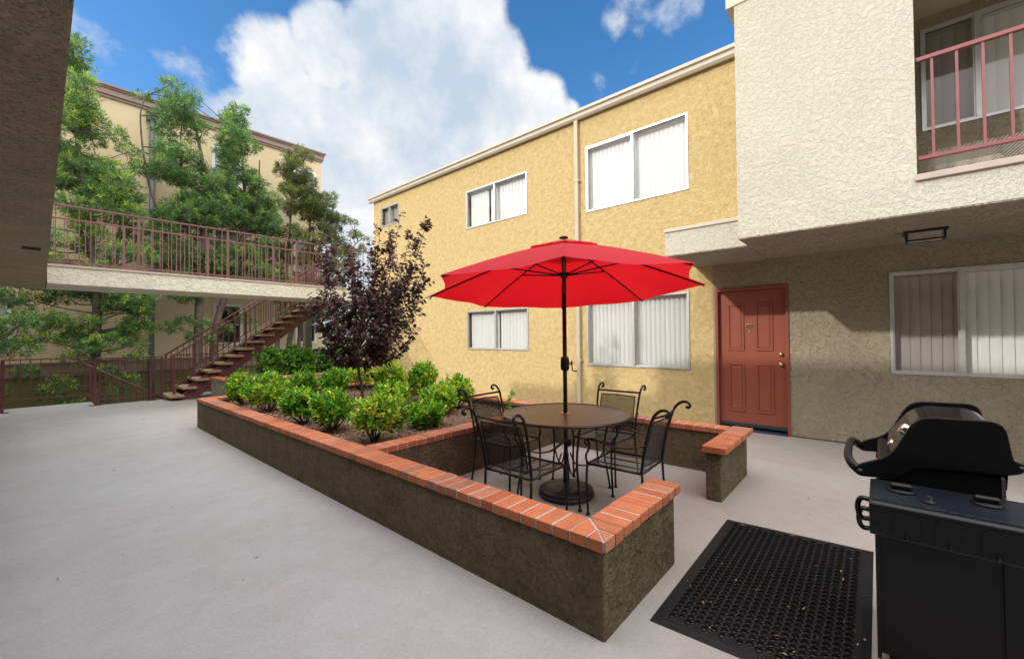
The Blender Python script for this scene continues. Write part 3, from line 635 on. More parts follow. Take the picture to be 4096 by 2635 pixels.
for k in range(NS):
    x = SX + RUN * k; z = SZ + RISE * k - .056
    q = B()
    for y in (SY0 + .128, SY1 - .142):
        q.tube([(x + .05, y - .03, z), (x + .16, y - .012, z - .13)], .007, 5); q.tube([(x + .24, y - .03, z), (x + .2, y - .012, z - .09)], .007, 5)
    q.box(x + .03, x + .26, SY0 + .02, SY1 - .02, z - .006, z - .0005); q.build('tread_bracket', M['maroon'], st)
def stair_rail(Y, xs0, label, hooks=True):
    xa, xb = SX + .06, SX + NS * RUN
    zt = lambda x: SZ + (x - SX) * dz + .88; zb = lambda x: SZ + (x - SX) * dz + .12
    t = thing('handrail', label, 'handrail', (xa, Y, 0))
    q = B(); pts = [(xa, Y, zt(xa)), (xb, Y, zt(xb))]
    if hooks: pts = [(xa - .17, Y, zt(xa) - .22), (xa - .19, Y, zt(xa) - .17), (xa - .12, Y, zt(xa) - .09)] + pts
    q.tube(pts, .019, 8); q.build('top_rail', M['maroon'], t)
    q = B(); q.tube([(xa + .03, Y, zb(xa + .03)), (xb, Y, zb(xb))], .014, 6); q.build('bottom_rail', M['maroon'], t)
    for p in (SX + .09, SX + .09 + RUN * 6, SX + .09 + RUN * 12):
        q = B(); q.box(p - .02, p + .02, Y - .02, Y + .02, SZ + (p - SX) * dz - .04, zt(p) - .01); q.build('post', M['maroon'], t)
    x = SX + .2; i = 0
    while x < xb:
        q = B(); q.box(x - .008, x + .008, Y - .008, Y + .008, zb(x), zt(x)); q.build('baluster', M['maroon'], t); x += .124
stair_rail(SY0 + .03, SX, 'near maroon handrail of the staircase ending in a small hook')
stair_rail(SY1 - .02, SX, 'far maroon handrail of the staircase behind the treads', hooks=False)

# ------------------------------------------------------------------ patio fences at the stairwell
GP = -.10
def vrail(parent, Y, x0, x1, zt, zl, posts, zp, n):
    railing_x(parent, Y, x0, x1, zp, zt, zl, posts, M['maroon'], step=(x1 - x0) / n)
f1 = thing('fence', 'long maroon metal fence panel at the far left edge of the patio', 'fence', (0, 14.3, -.1))
vrail(f1, 14.3, -.42, .93, .97, .06, [-.42, .91], GP - .02, 9)
f2_ = thing('fence', 'short maroon fence return seen end-on at the left patio corner', 'fence', (-.41, 13.8, -.1))
q = B(); q.box(-.43, -.392, 13.42, 14.26, .955, .985); q.build('top_rail', M['maroon'], f2_); q = B(); q.box(-.422, -.398, 13.42, 14.26, .06, .085); q.build('bottom_rail', M['maroon'], f2_)
for k in range(8):
    y = 13.42 + .103 * k; t = .022 if k == 0 else .009
    q = B(); q.box(-.411 - t, -.411 + t, y - t, y + t, GP - (.0 if k == 0 else -.18), .954); q.build('post' if k == 0 else 'baluster', M['maroon'], f2_)
q = B(); q.box(-.5, -.32, 13.36, 13.48, -.1, -.088); q.build('foot_plate', M['maroon'], f2_)
f3 = thing('fence', 'maroon metal guard fence in front of the descending stairwell', 'fence', (1.4, 13.25, -.1))
vrail(f3, 13.22, .92, 2.10, .97, .02, [.92, 1.87, 2.08], GP - .02, 11)
q = B(); q.box(.83, 1.01, 13.16, 13.28, -.096, -.084); q.box(1.78, 1.96, 13.16, 13.28, -.096, -.084); q.build('foot_plate', M['maroon'], f3)
f4 = thing('handrail', 'sloping maroon handrail going down into the stairwell', 'handrail', (1.4, 13.5, -.5))
q = B(); q.tube([(.74, 13.55, .86), (2.15, 13.55, -.10), (2.9, 13.55, -.62)], .019, 8); q.build('top_rail', M['maroon'], f4)
q = B(); q.tube([(.76, 13.55, .13), (.98, 13.55, .04), (1.6, 13.55, -.38), (2.3, 13.55, -.86)], .016, 6); q.build('bottom_rail', M['maroon'], f4)
for k in range(12):
    x = .78 + .125 * k; z1 = .86 - (x - .74) * .68
    q = B(); q.box(x - .008, x + .008, 13.542, 13.558, z1 - .72, z1); q.build('baluster', M['maroon'], f4)
f5 = thing('fence', 'maroon metal fence behind the staircase and hedge', 'fence', (4, 14.1, -.1))
vrail(f5, 14.1, 2.4, 6.6, .97, .0, [2.4, 4.0, 5.3, 6.58], GP - .02, 30)
gt = thing('gate', 'maroon slatted metal gate beside the yellow wall corner', 'gate', (6.3, 10.9, 0))
q = B()
for k in range(16): q.box(5.75 + .056 * k, 5.75 + .056 * k + .036, 10.9, 10.92, .02, 1.02)
q.build('slats', M['rose_rail'], gt)
q = B(); q.box(5.72, 6.64, 10.922, 10.95, 1.0, 1.04); q.box(5.72, 6.64, 10.922, 10.95, .05, .09); q.box(5.70, 5.738, 10.9, 10.94, -.04, 1.05); q.build('gate_frame', M['rose_rail'], gt)

# ------------------------------------------------------------------ brick-capped planter walls
CZ0, CZ1 = .40, .452
def bricks(b, x0, x1, y0, y1, along, z0=CZ0, z1=CZ1, pitch=.1, mort=.012):
    """row of bricks laid side by side along an axis (each spans the wall's width)"""
    a0, a1 = (x0, x1) if along == 'x' else (y0, y1); n = max(1, round((a1 - a0) / pitch)); p = (a1 - a0) / n
    for k in range(n):
        j = lambda s=.0015: rnd.uniform(-s, s)
        s, e = a0 + p * k + mort / 2 + j(), a0 + p * (k + 1) - mort / 2 + j(); dz_ = j(.0018)
        if along == 'x': b.box(s, e, y0 + j(.002), y1 + j(.002), z0 + dz_, z1 + dz_, bev=.0035)
        else: b.box(x0 + j(.002), x1 + j(.002), s, e, z0 + dz_, z1 + dz_, bev=.0035)
def planter_wall(parent, x0, x1, y0, y1, along, cap, zb=-.02):
    if x0 is not None: q = B(); q.box(x0, x1, y0, y1, zb, CZ0 - .001); q.build('wall', M['plant_wall'], parent, bevel=.012)
    cx0, cx1, cy0, cy1 = cap
    q = B(); bricks(q, cx0, cx1, cy0, cy1, along); q.build('brick_cap', M['brick'], parent)
    q = B(); q.box(cx0 + .006, cx1 - .006, cy0 + .006, cy1 - .006, CZ0 + .002, CZ1 - .003); q.build('mortar', M['mortar'], parent)
pl = thing('planter', 'large L-shaped stucco planter with red brick cap around the seating area', 'planter', (1.8, 4, 0))
q = B(); q.prism([(1.69, .946), (2.56, .946), (2.56, 1.115), (1.865, 1.115), (1.865, 8.02), (1.69, 8.02)], -.02, CZ0 - .001, 'z'); q.build('wall', M['plant_wall'], pl, bevel=.012)
planter_wall(pl, None, None, None, None, 'y', (1.68, 1.87, 1.127, 8.03))
planter_wall(pl, None, None, None, None, 'x', (1.872, 2.64, .935, 1.125))
# mitred corner of the cap
q = B(); c0 = (1.68, .935); d = .19
def tri(pts): 
    n = len(pts); q.add([(x, y, CZ0) for x, y in pts] + [(x, y, CZ1) for x, y in pts], [tuple(range(n))[::-1], tuple(range(n, 2 * n))] + [(i, (i + 1) % n, (i + 1) % n + n, i + n) for i in range(n)])
g = .006
tri([(1.68, .935 + g * 1.6), (1.68, 1.03 - g), (1.785 - g * 1.5, 1.03 - g)]); tri([(1.68, 1.03 + g), (1.68, 1.12), (1.865 - g * 2, 1.12), (1.785 - g * 1.0 , 1.03 + g)])
tri([(1.68 + g * 1.6, .935), (1.785 - g, 1.03 - g * 2), (1.785 - g, .935)]); tri([(1.785 + g, .935), (1.785 + g, 1.03), (1.868, 1.112), (1.868, .935)])
q.build('corner_bricks', M['brick'], pl)
q = B(); q.box(1.686, 1.872, .941, 1.128, CZ0 + .002, CZ1 - .004); q.build('corner_mortar', M['mortar'], pl)
planter_wall(pl, 1.868, 4.43, 3.14, 3.31, 'x', (1.872, 4.40, 3.13, 3.32))        # divider
planter_wall(pl, 4.43, 4.59, 1.115, 7.80, 'y', (4.41, 4.60, 1.125, 7.81))       # along the walkway
planter_wall(pl, 1.868, 4.59, 7.83, 8.01, 'x', (1.872, 4.60, 7.82, 8.02))       # far end
planter_wall(pl, 3.70, 4.60, .985, 1.105, 'x', (3.65, 4.645, .935, 1.12))       # stub by the door
q = B(); q.box(4.365, 4.408, 3.33, 7.81, .34, .425); q.box(1.875, 4.36, 7.775, 7.815, .34, .42); q.build('edging_strip', M['liner'], pl)
# mulch
nx, ny = 40, 72; vs = []; 
for j in range(ny + 1):
    for i in range(nx + 1):
        x = 1.866 + (4.43 - 1.866) * i / nx; y = 3.30 + (7.83 - 3.30) * j / ny
        edge = min(i, nx - i, j, ny - j) / 4
        vs.append((x, y, .355 + min(1, edge) * .02 + rnd.uniform(-.008, .008) + .015 * math.sin(x * 3.1) * math.cos(y * 2.3)))
b = B(); b.add(vs, [(j * (nx + 1) + i, j * (nx + 1) + i + 1, (j + 1) * (nx + 1) + i + 1, (j + 1) * (nx + 1) + i) for j in range(ny) for i in range(nx)], 0, True)
tag(b.build('mulch_bed', M['soil'], fixn=False), kind='structure')
n = 16000; pos = np.stack([npr.uniform(1.88, 4.36, n), npr.uniform(3.33, 7.76, n), npr.uniform(.362, .392, n)], 1)
ax_ = npr.normal(size=(n, 3)) * [1, 1, .25]; nr = npr.normal(size=(n, 3)) * [.4, .4, .4] + [0, 0, 1]
mu = leaves(pos, ax_, nr, npr.uniform(.018, .055, n), npr.uniform(.008, .02, n), (npr.random(n) < .22).astype(int), 'bark_mulch', [M['chip'], M['chip_l']], None)
tag(mu, 'shredded brown bark mulch covering the planter bed', 'mulch', kind='stuff')

# back planter
bp2 = thing('planter', 'grey stucco planter with red brick cap beyond the stairs holding a hedge', 'planter', (4.8, 11.5, 0))
q = B(); q.box(2.85, 6.60, 10.98, 11.14, -.1, .399); q.box(2.85, 3.0, 11.14, 12.2, -.1, .399); q.build('wall', M['back_planter_wall'], bp2)
q = B(); bricks(q, 2.83, 6.62, 10.96, 11.15, 'x'); bricks(q, 2.83, 3.02, 11.155, 12.2, 'y'); q.build('brick_cap', M['brick'], bp2)
q = B(); q.box(2.836, 6.61, 10.966, 11.144, .402, .447); q.box(2.836, 3.014, 11.144, 12.19, .402, .447); q.build('mortar', M['mortar'], bp2)
q = B(); q.box(3.0, 6.6, 11.14, 12.2, -.1, .36); q.build('soil', M['soil'], bp2)
pt = thing('flower_pot', 'small terracotta pot on the back planter near the stairs', 'flower pot', (3.3, 11.5, .36))
q = B(); q.lathe((3.3, 11.5, .36), [(.085, 0), (.12, .17), (.135, .175), (.135, .215), (.115, .215), (.105, .17)], 20); q.build('pot', M['terracotta'], pt)
n = 26; pos = np.tile([3.3, 11.5, .55], (n, 1)) + npr.normal(size=(n, 3)) * [.03, .03, .01]
leaves(pos, npr.normal(size=(n, 3)) * [.7, .7, .3] + [0, 0, 1], npr.normal(size=(n, 3)), npr.uniform(.1, .2, n), npr.uniform(.02, .03, n), np.zeros(n, int), 'leaves', [M['euo_g']], pt, 'ovate')

# ------------------------------------------------------------------ shrubs
def rosettes(cpts, outd, nl, length, ratio, mats_p, name, mats, parent, spread=1.0, fold=.28, kind='obovate'):
    P = []; A = []; Nn = []; Ln = []; MI = []
    for c, d in zip(cpts, outd):
        d = d / (np.linalg.norm(d) + 1e-9); t = np.cross(d, [.3, .2, 1.0]); t /= np.linalg.norm(t) + 1e-9; s = np.cross(d, t)
        ph = npr.random() * 6.28; mcol = npr.choice(len(mats), p=mats_p)
        for k in range(nl):
            an = ph + k * 2.399; tilt = (0.35 + .95 * k / nl) * spread
            a = d * math.cos(tilt) + (t * math.cos(an) + s * math.sin(an)) * math.sin(tilt) + npr.normal(size=3) * .12
            P.append(c - d * (.010 * k) * length / .05); A.append(a); Nn.append(d + npr.normal(size=3) * .3); Ln.append(length * (0.65 + .5 * k / nl) * npr.uniform(.8, 1.2))
            MI.append(mcol if npr.random() < .72 else npr.choice(len(mats), p=mats_p))
    Ln = np.array(Ln)
    return leaves(np.array(P), np.array(A), np.array(Nn), Ln, Ln * ratio, np.array(MI), name, mats, parent, kind, fold)
def shrub(x, y, w, h, label, cxo=0.0, nros=240, yel=.22, low=.18, group='variegated shrubs in the planter bed'):
    t = thing('shrub', label, 'shrub', (x, y, .36), group)
    cx, cy = x + .66 * cxo, y - .75 * cxo; r = w / 2
    ctr = np.array([cx, cy, .36 + low + (h - low) * .52]); rad = np.array([r, r, (h - low) * .55])
    lob = npr.normal(size=(7, 3)); lob /= np.linalg.norm(lob, axis=1, keepdims=True); la = npr.uniform(.05, .22, 7)
    pts = []; dirs = []
    while len(pts) < nros:
        d = npr.normal(size=3); d /= np.linalg.norm(d)
        if d[2] < -.75: continue
        k = 1 + sum(a * max(0, d @ l) ** 3 for a, l in zip(la, lob)) - .12
        rr = npr.uniform(.45, 1.0) ** .45 * k
        pts.append(ctr + d * rad * rr + npr.normal(size=3) * .018); dirs.append(d * .8 + np.array([0, 0, .85]))
    rosettes(pts, dirs, 7, .060, .56, [1 - .35 - yel, .35, yel], 'leaves', [M['euo_g'], M['euo_l'], M['euo_y']], t)
    q = B()
    for k in range(9):
        e = pts[rnd.randrange(len(pts))]; m = np.array([x, y, .36]) * .45 + e * .55 + npr.normal(size=3) * .02; m[2] = .36 + (e[2] - .36) * .42
        q.tube([(x + rnd.uniform(-.01, .01), y + rnd.uniform(-.01, .01), .35), tuple(m), tuple(e)], [.010, .006, .003], 6)
        for _ in range(3):
            e2 = pts[rnd.randrange(len(pts))]
            if np.linalg.norm(e2 - m) < r * 1.3: q.tube([tuple(m), tuple((m + e2) / 2 + [0, 0, -.01]), tuple(e2)], [.005, .004, .002], 5)
    q.build('stems', M['bark_dark'], t)
SH = [
 (2.10, 7.22, .42, .50, 'yellow-green shrub at the far left end of the planter bed', -.06, .25),
 (2.13, 6.34, .62, .55, 'large bushy variegated shrub second from the far left planter corner', 0, .30),
 (2.09, 5.06, .46, .44, 'small glossy green shrub close to the long brick edge, trunk half hidden', -.05, .12),
 (2.13, 4.44, .52, .46, 'round glossy shrub with bare forked stem left of the young purple tree', 0, .12),
 (2.17, 3.68, .56, .48, 'open vase-shaped yellow-green shrub nearest the corner of the brick edges', .06, .36),
 (2.87, 3.86, .50, .30, 'low spreading bright green shrub behind the divider bricks', .03, .10),
 (3.88, 4.43, .50, .47, 'rounded yellow-green shrub on a bare stem nearest the left garden chairs', .02, .30),
 (3.98, 5.38, .56, .64, 'tall pointed variegated shrub against the yellow wall', .02, .34),
 (3.98, 6.18, .62, .63, 'broad yellow-tipped shrub against the yellow wall beside the purple tree', -.04, .40),
 (3.17, 4.99, .60, .42, 'mid green shrub in the middle of the bed right of the purple tree', .02, .16),
 (3.45, 4.29, .56, .40, 'loose green and yellow shrub in the middle of the bed behind the low one', 0, .26),
 (2.85, 6.75, .52, .50, 'dense green shrub behind and left of the purple tree trunk', -.1, .14),
 (3.35, 6.95, .55, .46, 'dark green shrub directly behind the purple tree trunk', 0, .04),
 (4.1, 7.45, .62, .66, 'golden yellow shrub at the far end behind the purple tree', -.05, .6),
]
for x, y, w, h, lab, c, ye in SH: shrub(x, y, w * .88, h * .95, lab, c, nros=int(120 + 420 * w * h), yel=ye * .85, low=.10 if h > .35 else .02)
# tiny sprig by the chair
t = thing('seedling', 'small upright green seedling at the planter edge behind the left chairs', 'plant', (4.25, 3.75, .36), None)
pts = [np.array([4.25 + npr.normal() * .03, 3.75 + npr.normal() * .03, .38 + .012 * k]) for k in range(22)]
rosettes(pts, [npr.normal(size=3) * [1, 1, .2] + [0, 0, .8] for _ in pts], 5, .04, .5, [.5, .5], 'leaves', [M['euo_g'], M['euo_l']], t)
# hedge bushes
def hedge(x0, x1, y0, y1, z0, z1, label, n):
    t = thing('hedge_bush', label, 'bush', ((x0 + x1) / 2, (y0 + y1) / 2, z0), 'hedge bushes in the back planter')
    c = np.array([(x0 + x1) / 2, (y0 + y1) / 2, (z0 + z1) / 2]); rad = np.array([(x1 - x0) / 2, (y1 - y0) / 2, (z1 - z0) / 2]); pts = []; dr = []
    for _ in range(n):
        d = npr.normal(size=3); d /= np.linalg.norm(d); k = npr.uniform(.6, 1.04) * (1 + .15 * math.sin(7 * d[0] + 5 * d[2]))
        pts.append(c + np.sign(d) * np.abs(d) ** .7 * rad * k); dr.append(d + [0, 0, .7])
    rosettes(pts, dr, 6, .075, .68, [.55, .45], 'leaves', [M['hedge'], M['hedge_l']], t)
    q = B()
    for k in range(6): q.tube([(c[0] + rnd.uniform(-.1, .1), c[1], z0), tuple(pts[k * 7])], [.014, .005], 5)
    q.build('stems', M['bark_dark'], t)
hedge(3.7, 4.75, 11.3, 12.1, .36, 1.14, 'glossy hedge bush at the left end of the back planter', 620)
hedge(4.55, 5.6, 11.3, 12.1, .36, 1.08, 'glossy hedge bush in the middle of the back planter by the grey column', 620)
hedge(5.4, 6.5, 11.3, 12.1, .36, 1.15, 'hedge bush at the right end of the back planter behind the purple tree', 520)

# ------------------------------------------------------------------ purple-leaved tree
TX, TY = 3.19, 5.74
R2 = np.array([rt.x, rt.y, 0.]); F2 = np.array([math.sin(yaw), math.cos(yaw), 0.])
pt_ = thing('purple_leaf_tree', 'young plum-coloured tree with upswept branches growing in the planter', 'tree', (TX, TY, .36))
base = np.array([TX, TY, .36]); fork = base + R2 * -.05 + [0, 0, .58]
q = B(); q.tube(curve([base, base + R2 * .005 + [0, 0, .25], fork, fork + R2 * .02 + [0, 0, .45], fork + R2 * .08 + [0, 0, 1.0]], 5), [.023] * 5 + [.021] * 5 + [.018] * 5 + [.013] * 5 + [.008], 8)
ends = [(-.62, 2.93, 0), (-.50, 3.0, .1), (-.42, 2.75, -.25), (-.74, 1.95, -.1), (-.66, 2.25, .2), (-.60, 1.55, .1), (-.25, 2.75, .2), (-.1, 2.85, -.15), (.08, 2.95, .25), (.30, 3.12, 0), (.58, 3.25, .05), (.50, 2.95, -.25), (.72, 3.05, .15), (1.0, 3.15, 0), (.92, 2.75, -.1), (.95, 2.25, .05), (.80, 2.0, .25), (.82, 1.52, 0), (.60, 1.75, -.3), (-.2, 1.15, 0), (.2, 1.12, -.1), (.95, 2.5, .1), (.45, 3.0, .1), (.85, 2.95, 0), (.66, 2.45, -.3), (.45, 2.6, .35), (.2, 2.3, -.45), (-.15, 2.2, .45), (-.3, 2.0, -.45), (.35, 1.6, .45), (-.35, 1.4, .35), (.45, 1.3, -.3), (-.45, 1.25, -.2), (.1, 1.9, .4), (.25, 2.7, 0), (.05, 1.5, -.4), (.5, 1.5, .1), (-.05, 2.5, 0), (.75, 2.3, 0.1), (.3, 2.0, .1), (-.5, 1.75, 0), (.1, 1.2, .2), (.62, 2.1, -.15), (-.3, 2.35, 0), (.42, 1.85, -.4)]
P = []; A = []; Nn = []; Lf = []; MI = []
for i, (a, z, dpt) in enumerate(ends):
    e = base + R2 * a + F2 * dpt; e[2] = z
    s0 = fork + np.array([0, 0, min(.55, max(0, (z - 1.6) * .3))]) + R2 * .03
    mid = s0 * .55 + e * .45 + (R2 * a + F2 * dpt) * .22; mid[2] = s0[2] + (z - s0[2]) * .42
    if a < -.4 and z > 2.6: mid = s0 * .4 + e * .6 + R2 * -.08; mid[2] = s0[2] + (z - s0[2]) * .35
    if z < 1.65: mid[2] = s0[2] + (z - s0[2]) * .3
    cv = curve([s0, mid, e], 10); m = len(cv)
    q.tube(cv, [max(.0022, .010 * (1 - .85 * j / m)) for j in range(m)], 5)
    side = [(cv, .18)]
    for _ in range(10):
        j = rnd.randrange(m // 4, m - 2); o = np.array(cv[j]); d = np.array(cv[j + 1]) - o; d /= np.linalg.norm(d)
        d2 = d * .8 + npr.normal(size=3) * .55 + [0, 0, .15]; d2 /= np.linalg.norm(d2); ln_ = rnd.uniform(.12, .30) * (1.0 if z < 2.6 or j < m * .6 else .55)
        tw = curve([o, o + d2 * ln_ * .5, o + d2 * ln_ + [0, 0, .03]], 6); q.tube(tw, .0022, 4); side.append((tw, 0.0))
    for c_, skip in side:
        mm = len(c_); cnt = int(11 if skip == 0 else 44)
        for _ in range(cnt):
            u = npr.uniform(skip, 1.0) * (mm - 1.01); j = int(u); o = np.array(c_[j]) * (1 - (u - j)) + np.array(c_[j + 1]) * (u - j); d = np.array(c_[j + 1]) - np.array(c_[j]); d /= np.linalg.norm(d) + 1e-9
            sd_ = npr.normal(size=3); sd_ -= d * (sd_ @ d); sd_ /= np.linalg.norm(sd_)
            a_ = sd_ * .9 + d * .45 + [0, 0, -.25]; P.append(o + sd_ * .008); A.append(a_); Nn.append(np.array([0, 0, 1.0]) + npr.normal(size=3) * .55); Lf.append(npr.uniform(.052, .084))
            rd = .25 if z > 2.5 and u > mm * .5 else .06
            MI.append(2 if npr.random() < rd else (1 if npr.random() < .33 else 0))
q.build('trunk', M['bark_dark'], pt_)
Lf = np.array(Lf); leaves(np.array(P), np.array(A), np.array(Nn), Lf, Lf * .62, np.array(MI), 'crown', [M['pur'], M['pur2'], M['pur3']], pt_, 'ovate', .2, .25)

# ------------------------------------------------------------------ podocarpus trees
def pod_tree(x, y, label, blobs, trunks, mats, nt=50, ylw=.12, droop=0.0, limbs=True, tl=.125, cat='tree', group='feathery evergreen trees behind the walkway'):
    t = thing('podocarpus_tree', label, cat, (x, y, -1.32), group)
    q = B(); tr = []
    for tp in trunks:
        cv = curve([(p[0], p[1], p[2]) for p in tp], 7); m = len(cv); r0 = tp[0][3] if len(tp[0]) > 3 else .12
        q.tube(cv, [max(.018, r0 * (1 - .82 * j / m)) for j in range(m)], 8); tr += [(np.array(p), r0 * (1 - .8 * j / m)) for j, p in enumerate(cv)]
    P = []; A = []; Nn = []; Ln = []; MI = []
    for bl in blobs:
        c = np.array(bl[:3]); r = bl[3]
        cand = [(np.linalg.norm(p - c) + max(0, p[2] - c[2] + .1) * 3, p, rr) for p, rr in tr]
        _, p0, rr = min(cand, key=lambda k: k[0])
        mid = (p0 + c) / 2 + npr.normal(size=3) * .08 + [0, 0, -.04]
        q.tube(curve([p0, mid, c], 4), [min(rr * .5, .035), .022, .020, .018, .016, .013, .011, .009, .006][:9], 6)
        nb = max(3, int(r * 9))
        for _ in range(nb):
            d = npr.normal(size=3) * [1, 1, .55]; d /= np.linalg.norm(d); e = c + d * r * npr.uniform(.5, .95)
            q.tube([tuple(c + d * r * .1), tuple((c + e) / 2 + npr.normal(size=3) * .03), tuple(e)], [.008, .005, .003], 4)
        n = int(nt * (r / .35) ** 1.8)
        for _ in range(n):
            d = npr.normal(size=3); d /= np.linalg.norm(d); cc = c + d * np.array([r, r, r * .62]) * npr.uniform(.15, 1.0) ** .5
            out = d * .8 + [0, 0, .35 - droop]; out /= np.linalg.norm(out)
            mi = 2 if npr.random() < ylw * (1.6 if d[2] > .2 else .4) else (1 if npr.random() < .5 + .3 * d[2] else 0)
            for k in range(15):
                a = out * .85 + npr.normal(size=3) * .6; P.append(cc + npr.normal(size=3) * .035); A.append(a); Nn.append(npr.normal(size=3)); Ln.append(npr.uniform(.6, 1.15) * tl); MI.append(mi)
    q.build('trunk', M['bark'], t)
    Ln = np.array(Ln); leaves(np.array(P), np.array(A), np.array(Nn), Ln, np.full(len(Ln), .020), np.array(MI), 'crown', mats, t)
    return t
PM = [M['pod_d'], M['pod_m'], M['pod_y']]; OM = [M['olive_d'], M['olive_m'], M['olive_y']]
def blobs_from(prof, n, y, ry, rmin=.25, rmax=.42):
    """prof: list (z, xmin, xmax); blobs spread inside that outline"""
    out = []; zs = [p[0] for p in prof]
    tries = 0
    while len(out) < n and tries < n * 60:
        tries += 1
        z = rnd.uniform(min(zs), max(zs)); x0 = np.interp(z, zs, [p[1] for p in prof]); x1 = np.interp(z, zs, [p[2] for p in prof])
        if x1 - x0 > .8: x0 += .45 * mnoise.noise((3.1, z * 1.3, y)); x1 += .5 * mnoise.noise((7.7, z * 1.3, y))
        r = rnd.uniform(rmin, rmax)
        if x1 - x0 < r * 1.2: r = max(.14, (x1 - x0) * .45)
        x = rnd.uniform(x0 + r * .7, max(x0 + r * .71, x1 - r * .7)); yy = y + rnd.uniform(-ry, ry)
        if x1 - x0 > .8 and mnoise.noise((x * 1.15 + 5, yy * .3, z * 1.15)) < -.22: continue
        if all((x - o[0]) ** 2 + (yy - o[1]) ** 2 * .5 + (z - o[2]) ** 2 * 1.6 > (.50 * (r + o[3])) ** 2 for o in out): out.append((x, yy, z, r))
    return out
TY1 = 15.8
b1 = blobs_from([(1.2, .1, 2.0), (2.6, -.3, 2.2), (3.6, -.6, 2.25), (5.0, -.4, 2.05), (6.2, -.2, 1.75), (7.4, -.1, 1.5), (8.3, .2, 1.15), (9.0, .45, .85)], 120, TY1, .8)
b1 += [(x, TY1 - .2, z, .27) for x, z in ((.7, .9), (1.7, 1.6), (1.9, .9), (.3, .1), (.6, -.3), (1.3, .55), (1.75, .3), (.2, -.5), (1.0, 1.9), (-.1, .6), (2.0, 2.1), (.4, 1.9), (.1, 1.4), (.5, .3), (1.5, -.1), (.9, -.6), (1.9, 1.3), (2.2, 1.7), (1.4, 2.3), (1.5, 7.0), (1.75, 6.6), (1.9, 6.2))]
pod_tree(1.1, TY1, 'tall feathery evergreen with bright yellow-green tips at the left', b1, [[(1.08, TY1, -1.32, .13), (1.1, TY1, .8), (1.12, TY1, 2.6), (.95, TY1 - .1, 4.6), (.75, TY1, 6.6), (.66, TY1, 8.9)], [(1.1, TY1, 1.8, .06), (1.5, TY1, 3.4), (1.6, TY1 + .1, 5.0)], [(1.0, TY1, 3.8, .06), (.5, TY1 + .2, 5.2), (.3, TY1, 6.6)]], PM, ylw=.20)
b0 = blobs_from([(.2, -1.5, -.1), (1.2, -1.4, .35), (2.3, -1.6, .5), (3.0, -2.4, 0.2), (5, -2.6, -.6), (7, -2.0, -.9)], 30, 15.2, .5)
pod_tree(-1.0, 15.2, 'evergreen partly hidden behind the left overhang with low branches', b0, [[(-1.1, 15.2, -1.32, .11), (-1.0, 15.2, 1), (-1.2, 15.2, 3.5), (-1.4, 15.2, 7)], [(-1.0, 15.2, .6, .05), (-.4, 15.2, 1.5), (.1, 15.2, 2.1)]], PM, ylw=.06)
b2 = blobs_from([(2.6, 2.5, 4.0), (3.1, 2.4, 4.2), (4.0, 2.1, 4.4), (4.8, 2.2, 4.4), (5.6, 2.4, 4.2), (6.6, 2.3, 4.1), (7.4, 2.2, 3.8), (8.2, 2.3, 3.6), (8.9, 2.45, 2.9)], 110, 16.0, .6, .24, .38)
b2 += [(2.7, 15.9, 1.75, .26), (3.05, 15.9, 1.95, .24), (3.5, 15.9, 1.8, .25), (3.2, 15.9, 1.45, .2), (3.7, 15.9, 1.3, .2), (2.05, 15.9, 8.4, .2), (2.25, 15.9, 6.3, .18)]
pod_tree(3.4, 16.0, 'grey-green feathery evergreen with bare curved limb beside the dark downpipe', b2, [[(3.42, 16, -1.32, .15), (3.4, 16, 1.5), (3.5, 16, 4.2), (3.6, 16, 6.2), (3.3, 16, 8.2)], [(3.45, 16, 3.6, .07), (3.0, 15.9, 5.4), (2.95, 16, 7.6)], [(2.9, 15.8, 2.6, .05), (2.75, 15.8, 4.0), (2.2, 15.8, 5.8), (2.0, 15.8, 7.6), (2.1, 15.8, 8.4)]], PM, ylw=.05)
b3 = blobs_from([(2.9, 3.8, 5.3), (3.9, 3.9, 5.6), (4.8, 4.1, 5.6), (5.8, 4.0, 5.7), (6.8, 4.0, 5.6), (7.6, 3.9, 5.3), (8.4, 4.1, 5.1), (8.95, 4.2, 4.6)], 110, 16.2, .6, .24, .38)
b3 += [(4.2, 16, 1.7, .22), (4.75, 16, 2.0, .25), (5.1, 16, 1.5, .2), (3.3, 16, 9.0, .22), (3.15, 16, 8.7, .2)]
pod_tree(4.2, 16.2, 'dense grey-green evergreen in front of the upper far windows', b3, [[(3.9, 16.2, -1.32, .14), (3.88, 16.2, 1.5), (4.4, 16.2, 3.6), (4.75, 16.2, 5.6), (4.6, 16.2, 8.3)], [(4.5, 16.2, 4.2, .07), (5.1, 16.2, 6.0), (5.2, 16.2, 7.6)]], PM, ylw=.09)
b4 = blobs_from([(2.0, 5.4, 7.4), (3.2, 5.5, 8.2), (4.2, 5.6, 8.9), (5.0, 5.6, 9.0), (5.8, 5.7, 8.6), (6.6, 5.8, 8.2), (7.4, 6.1, 7.4), (8.4, 6.2, 6.7)], 150, 16.4, .7, .18, .32)
b4 += [(8.9, 16.2, 5.6, .16), (9.1, 16.2, 5.2, .14), (8.7, 16.2, 6.1, .16), (9.3, 16.2, 5.5, .12)]
